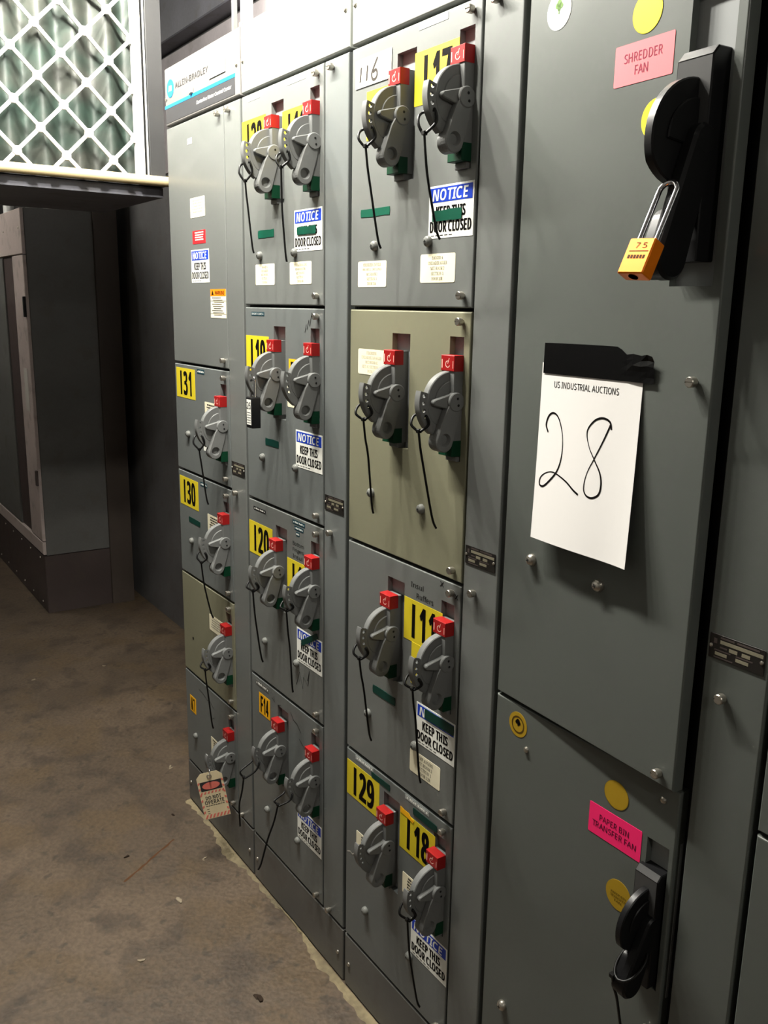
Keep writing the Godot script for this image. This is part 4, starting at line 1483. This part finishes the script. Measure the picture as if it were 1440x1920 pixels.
# ---------------------------------------------------------------- padlocks and tag
func shackle(span: float, rise: float, r: float, m: Material) -> ArrayMesh:
	var b := MB.new()
	var p := [Vector3(-span, -0.004, 0), Vector3(-span, rise * 0.5, 0), Vector3(-span, rise - span, 0)]
	for k in range(1, 8):
		var a := PI - PI * k / 8.0
		p.append(Vector3(cos(a) * span, rise - span + sin(a) * span, 0))
	p.append(Vector3(span, rise - span, 0))
	p.append(Vector3(span, rise * 0.5, 0))
	p.append(Vector3(span, -0.004, 0))
	b.tube(catmull(p, 3), r, 12)
	return one(b, m)

func build_locks() -> void:
	# orange padlock on the large black handle
	var o := thing("padlock", "orange padlock with a long bright shackle on the large black handle", "padlock", Vector3(1.882, 1.677, 0.129))
	o.rotation = Vector3(-0.44, deg_to_rad(3.0), deg_to_rad(-2.0))
	var b := MB.new()
	b.extrude(rrect(-0.019, 0.0, 0.019, 0.046, 0.002), -0.0095, 0.0095, 0.0015, Transform3D.IDENTITY)
	var body := put("body", one(b, mat.orange), o)
	b = MB.new()
	text(b, "7", sans, -0.006, 0.0325, 0.0000, 0.0395, 0.0099)
	text(b, "5", sans, 0.0045, 0.0325, 0.0105, 0.0395, 0.0099)
	b.extrude(rect(-0.013, 0.0283, 0.015, 0.0291), 0.0095, 0.0099, 0.0, Transform3D.IDENTITY, false)
	for k in 6:
		b.extrude(rect(-0.012 + k * 0.0044, 0.0190, -0.0090 + k * 0.0044, 0.0236), 0.0095, 0.0098, 0.0, Transform3D.IDENTITY, false)
	var st := put("stamped_marks", one(b, mat.rust), body)
	st.set_meta("label", "dark stamped number and lettering")
	b = MB.new()
	b.lathe([Vector2(0.0, 0.0), Vector2(0.006, 0.0), Vector2(0.006, 0.0012), Vector2(0.0, 0.0012)], 16, Transform3D(Basis(Vector3(1, 0, 0), Vector3(0, 0, -1), Vector3(0, -1, 0)), Vector3(0, 0.0002, 0)))
	put("keyway", one(b, mat.frame), body)
	put("shackle", shackle(0.0125, 0.080, 0.0034, mat.chrome), o, Vector3(0, 0.044, 0))
	# black padlock
	o = thing("padlock", "black padlock with a white label hanging by the I19 sticker", "padlock", Vector3(0.690, 1.349, 0.066))
	b = MB.new()
	b.extrude(rrect(-0.017, 0.0, 0.017, 0.074, 0.003), -0.011, 0.011, 0.002, Transform3D.IDENTITY)
	body = put("body", one(b, mat.black), o)
	b = MB.new()
	b.extrude(rect(-0.012, 0.008, 0.011, 0.068), 0.0110, 0.0114, 0.0, Transform3D.IDENTITY, false)
	var t := MB.new()
	text(t, "26", sans, -0.011, 0.046, 0.010, 0.062, 0.0117)
	for k in 5:
		t.extrude(rect(-0.010, 0.013 + k * 0.006, 0.009, 0.0137 + k * 0.006), 0.0114, 0.0117, 0.0, Transform3D.IDENTITY, false)
	var lb := put("label", solid([b, mat.white, t, mat.ink]), body)
	lb.set_meta("label", "white label with a handwritten 26")
	put("shackle", shackle(0.0105, 0.050, 0.003, mat.chrome), o, Vector3(0, 0.072, 0))
	# striped tag on the lowest left handle
	o = thing("warning_tag", "red-striped card tag reading DO NOT OPERATE on the lowest left handle", "tag", Vector3(0.398, 0.297, 0.088))
	o.rotation = Vector3(0, atan2(0.927, 0.375), 0)
	var sw := Basis(Vector3(0, 0, 1), deg_to_rad(9.7))
	var f := Transform3D(sw, Vector3.ZERO)
	b = MB.new()
	b.extrude(PackedVector2Array([Vector2(-0.0375, -0.140), Vector2(0.0375, -0.140), Vector2(0.0375, -0.004), Vector2(0.024, 0.010), Vector2(-0.024, 0.010), Vector2(-0.0375, -0.004)]), -0.0003, 0.0003, 0.0, f)
	put("card", one(b, mat.tag_paper), o)
	b = MB.new()
	for k in 7:
		var x := -0.036 + k * 0.0105
		b.extrude(PackedVector2Array([Vector2(x, -0.138), Vector2(x + 0.0055, -0.138), Vector2(x + 0.0115, -0.126), Vector2(x + 0.006, -0.126)]), 0.0003, 0.0006, 0.0, f, false)
	for k in 7:
		var x := -0.036 + k * 0.0105
		b.extrude(PackedVector2Array([Vector2(x, -0.058), Vector2(x + 0.0055, -0.058), Vector2(x + 0.0090, -0.051), Vector2(x + 0.0035, -0.051)]), 0.0003, 0.0006, 0.0, f, false)
	for k in 6:
		var y := -0.122 + k * 0.019
		for s in [-1.0, 1.0]:
			b.extrude(PackedVector2Array([Vector2(s * 0.0370, y), Vector2(s * 0.0315, y + 0.004), Vector2(s * 0.0315, y + 0.011), Vector2(s * 0.0370, y + 0.007)]), 0.0003, 0.0006, 0.0, f, false)
	b.extrude(circle(0.0, -0.033, 0.0255, 28, 0.0115), 0.0010, 0.0013, 0.0, f, false)
	var p := put("red_print", one(b, mat.tag_pink), o)
	p.set_meta("label", "faded red stripes and oval")
	b = MB.new()
	b.extrude(rect(-0.031, -0.048, 0.031, -0.018), 0.0003, 0.0007, 0.0, f, false)
	text(b, "DO NOT", bold, -0.023, -0.0775, 0.022, -0.0655, 0.0007, f)
	text(b, "OPERATE", bold, -0.028, -0.0925, 0.028, -0.0800, 0.0007, f)
	for k in 8:
		b.extrude(rect(-0.027 + k * 0.007, -0.0985, -0.0215 + k * 0.007, -0.0965), 0.0003, 0.0006, 0.0, f, false)
	for k in 3:
		b.extrude(rect(-0.026, -0.108 - k * 0.0075, -0.019, -0.1068 - k * 0.0075), 0.0003, 0.0006, 0.0, f, false)
	put("black_print", one(b, mat.np_dark), o)
	b = MB.new()
	var ring := PackedVector3Array()
	for k in 21:
		var a := TAU * k / 20.0
		ring.append(f * Vector3(cos(a) * 0.006, sin(a) * 0.006 - 0.003, 0.0006))
	b.tube(ring, 0.0016, 6)
	put("eyelet", one(b, mat.steel), o)
	b = MB.new()
	ring = PackedVector3Array()
	for k in 25:
		var a := TAU * k / 24.0
		ring.append(Vector3(sin(a) * 0.003, 0.008 + cos(a) * 0.014, sin(a) * 0.013))
	b.tube(ring, 0.0015, 6)
	put("wire_ring", one(b, mat.chrome), o)

# ---------------------------------------------------------------- overhead grille, pipe, back cabinets, conduits, lamp
func build_background() -> void:
	# diamond lattice in front of the corrugated sheet
	var gx := -0.14
	var pitch := 0.1352
	var z0 := 0.0435
	var z1 := 1.90
	var y0 := 2.000
	var y1 := 2.80
	var g := thing("security_grille", "white diamond lattice grille over corrugated sheet above the dark opening", "grille", Vector3(gx, y0, z0))
	put("frame_bar", boxm(Vector3(-0.012, 0.005, -0.024), Vector3(0.012, y1 - y0, 0.0), mat.lattice, 0.002), g)
	put("frame_bar", boxm(Vector3(-0.012, y1 - y0, -0.024), Vector3(0.012, y1 - y0 + 0.024, z1 - z0), mat.lattice, 0.002), g)
	# slats: two families of straight flats between z0..z1, y0..y1
	var phase_y := 2.114 - 2.000        # a half node sits on the frame here
	var Z := z1 - z0
	var Y := y1 - y0
	for fam in [1.0, -1.0]:
		for k in range(-20, 30):
			# line  y = c + fam * z
			var c := phase_y + k * pitch
			var a := 0.0
			var b2 := Z
			if fam > 0.0:
				a = maxf(0.0, -c)
				b2 = minf(Z, Y - c)
			else:
				a = maxf(0.0, c - Y)
				b2 = minf(Z, c)
			if b2 - a < 0.04:
				continue
			var mb := MB.new()
			var p0 := Vector2(a, c + fam * a)
			var p1 := Vector2(b2, c + fam * b2)
			var t := (p1 - p0).normalized()
			var nn := Vector2(-t.y, t.x) * 0.0052
			var fr := Transform3D(Basis(Vector3(0, 0, -1), Vector3(0, 1, 0), Vector3(1, 0, 0)), Vector3.ZERO)
			var off := 0.001 if fam > 0.0 else -0.001
			mb.extrude(PackedVector2Array([Vector2(-(p0.x + nn.x), p0.y + nn.y), Vector2(-(p0.x - nn.x), p0.y - nn.y), Vector2(-(p1.x - nn.x), p1.y - nn.y), Vector2(-(p1.x + nn.x), p1.y + nn.y)]), -0.003 + off, 0.003 + off, 0.0008, fr)
			put("slat", one(mb, mat.lattice), g)
	var nm := MB.new()
	var oct := PackedVector2Array()
	for k in 8:
		var a := TAU * (k + 0.5) / 8.0
		oct.append(Vector2(cos(a), sin(a)) * 0.0135)
	nm.extrude(oct, -0.0048, 0.0048, 0.001, Transform3D(Basis(Vector3(0, 0, -1), Vector3(0, 1, 0), Vector3(1, 0, 0)), Vector3.ZERO))
	var node_mesh := one(nm, mat.lattice)
	for i in range(0, 28):
		for j in range(-2, 14):
			var zz := i * pitch * 0.5
			var yy := phase_y + j * pitch * 0.5
			if (i + j) % 2 != 0 or zz > Z or yy < 0.004 or yy > Y:
				continue
			put("node_plate", node_mesh, g, Vector3(0, yy, zz))
	# corrugated sheet close behind
	var cb := MB.new()
	var pc := 0.096
	var amp := 0.015
	var steps := 14
	var nseg := int((z1 + 0.02) / pc * steps)
	for k in nseg:
		var za := 0.005 + k * pc / steps
		var zb := 0.005 + (k + 1) * pc / steps
		var xa := amp * cos(TAU * k / steps)
		var xb := amp * cos(TAU * (k + 1) / steps)
		var na := Vector3(1, 0, amp * TAU / pc * sin(TAU * k / steps)).normalized()
		var nb := Vector3(1, 0, amp * TAU / pc * sin(TAU * (k + 1) / steps)).normalized()
		cb.quadn(Vector3(xa, 0, zb if false else za), na, Vector3(xa, 0.82, za), na, Vector3(xb, 0.82, zb), nb, Vector3(xb, 0, zb), nb)
	var cs := put("corrugated_sheet", one(cb, mat.corrugated), g, Vector3(-0.185, 1.995, 0) - g.position)
	cs.set_meta("label", "grey-green corrugated sheet behind the lattice")
	# steel frame and post
	var sur := Vector3(gx, 1.985, 0) - g.position
	put("post", boxm(Vector3(-0.060, 0.0, -0.046), Vector3(0.004, 1.30, 0.001), mat.post, 0.002), g, sur)
	put("inner_channel", boxm(Vector3(-0.050, 0.03, 0.003), Vector3(-0.004, 1.30, 0.0185), mat.frame), g, sur)
	put("edge_highlight", boxm(Vector3(-0.004, 0.03, 0.004), Vector3(0.002, 1.30, 0.0075), mat.conduit), g, sur)  # white strip painting the highlight along the dark frame edge
	put("bottom_rail", boxm(Vector3(-0.060, 0.0, 0.002), Vector3(-0.012, 0.030, 1.9), mat.post, 0.002), g, sur)
	put("soffit", boxm(Vector3(-0.62, -0.030, -0.045), Vector3(-0.020, -0.002, 1.9), mat.wall, 0.003), g, sur)
	# panel above the grille up to the ceiling
	put("upper_panel", boxm(Vector3(-0.10, 0.845, 0.0), Vector3(-0.02, 1.30, 1.9), mat.room), g, sur)
	var pb := MB.new()
	pb.lathe([Vector2(0.0, -0.05), Vector2(0.0145, -0.05), Vector2(0.0145, 1.9), Vector2(0.0, 1.9)], 18, Transform3D.IDENTITY)
	tag(put("cream_pipe", one(pb, mat.pipe), self, Vector3(gx + 0.016, 1.998, 0)), "cream painted pipe running below the lattice grille", "pipe")

	# far cabinet row in the dark, left
	var c := thing("steel_cabinet", "tall dark steel cabinet standing in the shade at the left", "cabinet", Vector3(-2.15, 0, -0.055))
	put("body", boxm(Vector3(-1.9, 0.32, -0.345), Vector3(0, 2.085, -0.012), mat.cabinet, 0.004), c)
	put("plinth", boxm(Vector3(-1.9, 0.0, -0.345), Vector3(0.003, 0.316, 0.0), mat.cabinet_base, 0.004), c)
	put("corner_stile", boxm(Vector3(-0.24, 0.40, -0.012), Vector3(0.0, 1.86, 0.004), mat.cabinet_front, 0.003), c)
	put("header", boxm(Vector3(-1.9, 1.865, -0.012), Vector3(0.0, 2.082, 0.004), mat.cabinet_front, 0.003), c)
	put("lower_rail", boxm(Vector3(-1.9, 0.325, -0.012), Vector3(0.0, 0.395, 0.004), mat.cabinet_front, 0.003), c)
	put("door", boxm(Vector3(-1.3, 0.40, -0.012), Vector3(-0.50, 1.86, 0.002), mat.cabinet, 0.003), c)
	put("channel", boxm(Vector3(-0.50, 0.40, -0.012), Vector3(-0.24, 1.86, -0.008), mat.cabinet_base), c)
	put("trim_strip", boxm(Vector3(-0.15, 1.08, 0.004), Vector3(-0.07, 1.30, 0.0055), mat.scuff), c)
	put("latch", boxm(Vector3(-0.016, 1.56, 0.004), Vector3(0.006, 1.66, 0.016), mat.frame, 0.002), c)
	put("latch", boxm(Vector3(-0.016, 0.70, 0.004), Vector3(0.006, 0.78, 0.016), mat.cabinet_base, 0.002), c)
	for k in 6:
		put("plinth_screw", small_screw_mesh(), c, Vector3(-0.10 - k * 0.22, 0.29, 0))
		put("plinth_screw", small_screw_mesh(), c, Vector3(-0.10 - k * 0.22, 0.04, 0))
	for k in 2:
		put("header_screw", small_screw_mesh(), c, Vector3(-0.05 - k * 0.35, 1.99, 0.004))
	tag(put("cable_duct", boxm(Vector3(-0.24, 0, -0.52), Vector3(0.0, 2.9, -0.40), mat.brown, 0.003), self, Vector3(-2.13, 0, 0)), "dark brown upright duct beside the far cabinet", "duct")
	# lit stuff seen above the far cabinet
	var pp := MB.new()
	pp.lathe([Vector2(0.03, 0.0), Vector2(0.03, 1.2)], 12, Transform3D(Basis(Vector3(1, 0, 0), Vector3(0, 0, -1), Vector3(0, 1, 0)), Vector3.ZERO))
	var pipe_mesh := one(pp, mat.conduit)
	for k in 2:
		tag(put("riser_pipe", pipe_mesh, self, Vector3(-2.55 - k * 0.55, 2.085, -0.20)), ["pale riser pipe rising from the far cabinet, nearer its corner", "pale riser pipe rising from the far cabinet, at the frame edge"][k], "pipe", "riser pipes on the far cabinet")
	tag(put("junction_box", boxm(Vector3(-0.06, 0, -0.05), Vector3(0.06, 0.09, 0.05), mat.scuff, 0.004), self, Vector3(-2.25, 2.085, -0.25)), "small pale box on top of the far cabinet", "box")

	var light_sheet := struct("painted_light_trim_1", boxm(Vector3(-1.9, 2.22, -0.58), Vector3(1.6, 2.70, -0.572), mat.panel))  # added sheet, its pale colour stands in for lamplight on the wall
	light_sheet.set_meta("label", "added pale sheet painting lamplight onto the back wall above the line-up")
	# beam over the line-up and conduits on its top
	var bm := MB.new()
	bm.box(Vector3(-2.6, 0.0, -0.04), Vector3(1.3, 0.22, 0.04), 0.004)
	tag(put("overhead_beam", one(bm, mat.wall), self, Vector3(0, 2.715, -0.54)), "dark horizontal beam behind and above the line-up", "beam")
	var cd := MB.new()
	cd.lathe([Vector2(0.016, 0.0), Vector2(0.016, 1.1)], 16, Transform3D(Basis(Vector3(1, 0, 0), Vector3(0, 0, -1), Vector3(0, 1, 0)), Vector3.ZERO))
	var cl := MB.new()
	cl.lathe([Vector2(0.016, 0.0), Vector2(0.023, 0.0), Vector2(0.023, 0.016), Vector2(0.016, 0.016)], 8, Transform3D(Basis(Vector3(1, 0, 0), Vector3(0, 0, -1), Vector3(0, 1, 0)), Vector3.ZERO))
	var spots := [[0.372, -0.085, "white conduit rising from the top plates, nearest the nameplate", 1.0], [0.522, -0.085, "white conduit rising from the top plates, second from the nameplate", 0.8], [0.60, -0.16, "white conduit rising from the top plates, third from the nameplate", 0.8]]
	for s in spots:
		var t := thing("conduit", s[2], "conduit", Vector3(s[0], 2.286, s[1]), "conduits on top of the line-up")
		var a := put("tube", one(cd, mat.conduit), t)
		a.scale = Vector3(s[3], 1, s[3])
		put("locknut", one(cl, mat.steel), t)
	tag(put("angle_post", boxm(Vector3(-0.004, 0, -0.006), Vector3(0.004, 0.95, 0.006), mat.grey, 0.001), self, Vector3(0.412, 2.286, -0.032)), "grey upright angle rising between the first two top plates", "post")
	var eb := MB.new()
	eb.lathe([Vector2(0.012, 0.0), Vector2(0.012, 0.010), Vector2(0.007, 0.010), Vector2(0.007, 0.026), Vector2(0.0, 0.028)], 6, Transform3D(Basis(Vector3(1, 0, 0), Vector3(0, 0, -1), Vector3(0, 1, 0)), Vector3.ZERO))
	tag(put("bolt", one(eb, mat.steel), self, Vector3(0.435, 2.286, -0.040)), "steel bolt on top of the line-up beside the white conduit", "bolt")

	# fluorescent lamp over the aisle
	build_lamp(LAMP, 0.60, 0.0, "fluorescent batten lamp hanging over the aisle just in front of the line-up")
	build_lamp(LAMP_NEXT, 0.60, 0.0, "fluorescent batten lamp further along the aisle behind the camera")
	build_lamp(LAMP_FAR, 0.60, 0.0, "fluorescent batten lamp in the room behind the opening")

# ---------------------------------------------------------------- floor edge and litter
func build_debris() -> void:
	var rng := RandomNumberGenerator.new()
	rng.seed = 404
	# crusty pale grout along the foot of the line-up
	var b := MB.new()
	var k := 0
	var prev_w := 0.018
	var prev_h := 0.004
	var n := 150
	for i in n:
		var xa := 0.02 + 2.0 * i / n
		var xb := 0.02 + 2.0 * (i + 1) / n
		var want := 0.012 + 0.012 * sin(xa * 9.0 - 1.2) + 0.008 * sin(xa * 23.0)
		var w := clampf(lerpf(prev_w, want, 0.3) + rng.randf_range(-0.007, 0.007), 0.001, 0.040)
		var h := clampf(prev_h + rng.randf_range(-0.002, 0.002), 0.001, 0.006)
		b.quad(Vector3(xa, prev_h, -0.002), Vector3(xa, prev_h * 0.7, prev_w * 0.6), Vector3(xb, h * 0.7, w * 0.6), Vector3(xb, h, -0.002))
		b.quad(Vector3(xa, prev_h * 0.7, prev_w * 0.6), Vector3(xa, 0.0, prev_w), Vector3(xb, 0.0, w), Vector3(xb, h * 0.7, w * 0.6))
		prev_w = w
		prev_h = h
	var gr := put("grout_edge", one(b, mat.grout), self, Vector3(0, 0.0002, 0.004))
	tag(gr, "crusty pale grout along the foot of the line-up", "grout")
	gr.set_meta("kind", "stuff")
	var chips := [
		[0.361, 0.098, 0.012, "white paint flake on the floor below the hanging striped tag", false],
		[0.499, 0.229, 0.018, "pale splinter on the floor in front of the second section", false],
		[0.676, 0.394, 0.014, "pale splinter on the floor out in the aisle, nearest the camera", false],
		[0.943, 0.202, 0.026, "dark curled leaf scrap on the floor before the third section", true],
		[0.22, 0.283, 0.012, "dark crumb on the floor beside the rusty streak", true],
		[-0.216, -0.015, 0.016, "white flake on the floor just past the leftmost section", false],
		[0.076, 0.089, 0.010, "dark crumb on the floor at the corner of the leftmost section", true],
		[-1.283, 0.213, 0.012, "white speck on the floor in the dark passage", false],
		[-1.273, -0.094, 0.010, "white speck on the floor nearer the brown duct", false]]
	for c in chips:
		var m := MB.new()
		var s: float = c[2]
		for part in 2:
			var p := PackedVector2Array()
			var q := rng.randi_range(5, 7)
			for i in q:
				var a := TAU * i / q
				var r := s * rng.randf_range(0.25, 0.6)
				p.append(Vector2(cos(a) * r * 1.5 + part * s * 0.5, sin(a) * r * 0.6 + part * s * 0.2))
			m.extrude(p, 0.0, 0.002 + 0.002 * part, 0.0004, Transform3D(Basis(Vector3(1, 0, 0), Vector3(0, 0, -1), Vector3(0, 1, 0)).rotated(Vector3.UP, rng.randf() * TAU), Vector3.ZERO))
		tag(put("floor_flake", one(m, mat.chip_dark if c[4] else mat.chip), self, Vector3(c[0], 0.0, c[1])), c[3], "debris")
	# rusty streak in the concrete
	var r := MB.new()
	var f := Transform3D(Basis(Vector3(1, 0, 0), Vector3(0, 0, -1), Vector3(0, 1, 0)), Vector3.ZERO)
	var pts := PackedVector2Array()
	for i in 15:
		var t := i / 14.0
		pts.append(Vector2(lerpf(0.338, 0.211, t) + rng.randf_range(-0.002, 0.002), -lerpf(0.332, 0.134, t)))
	r.stroke(pts, 0.008, 0.0006, f, true)
	tag(put("rust_streak", one(r, mat.rust), self), "thin rusty streak across the concrete floor", "stain")
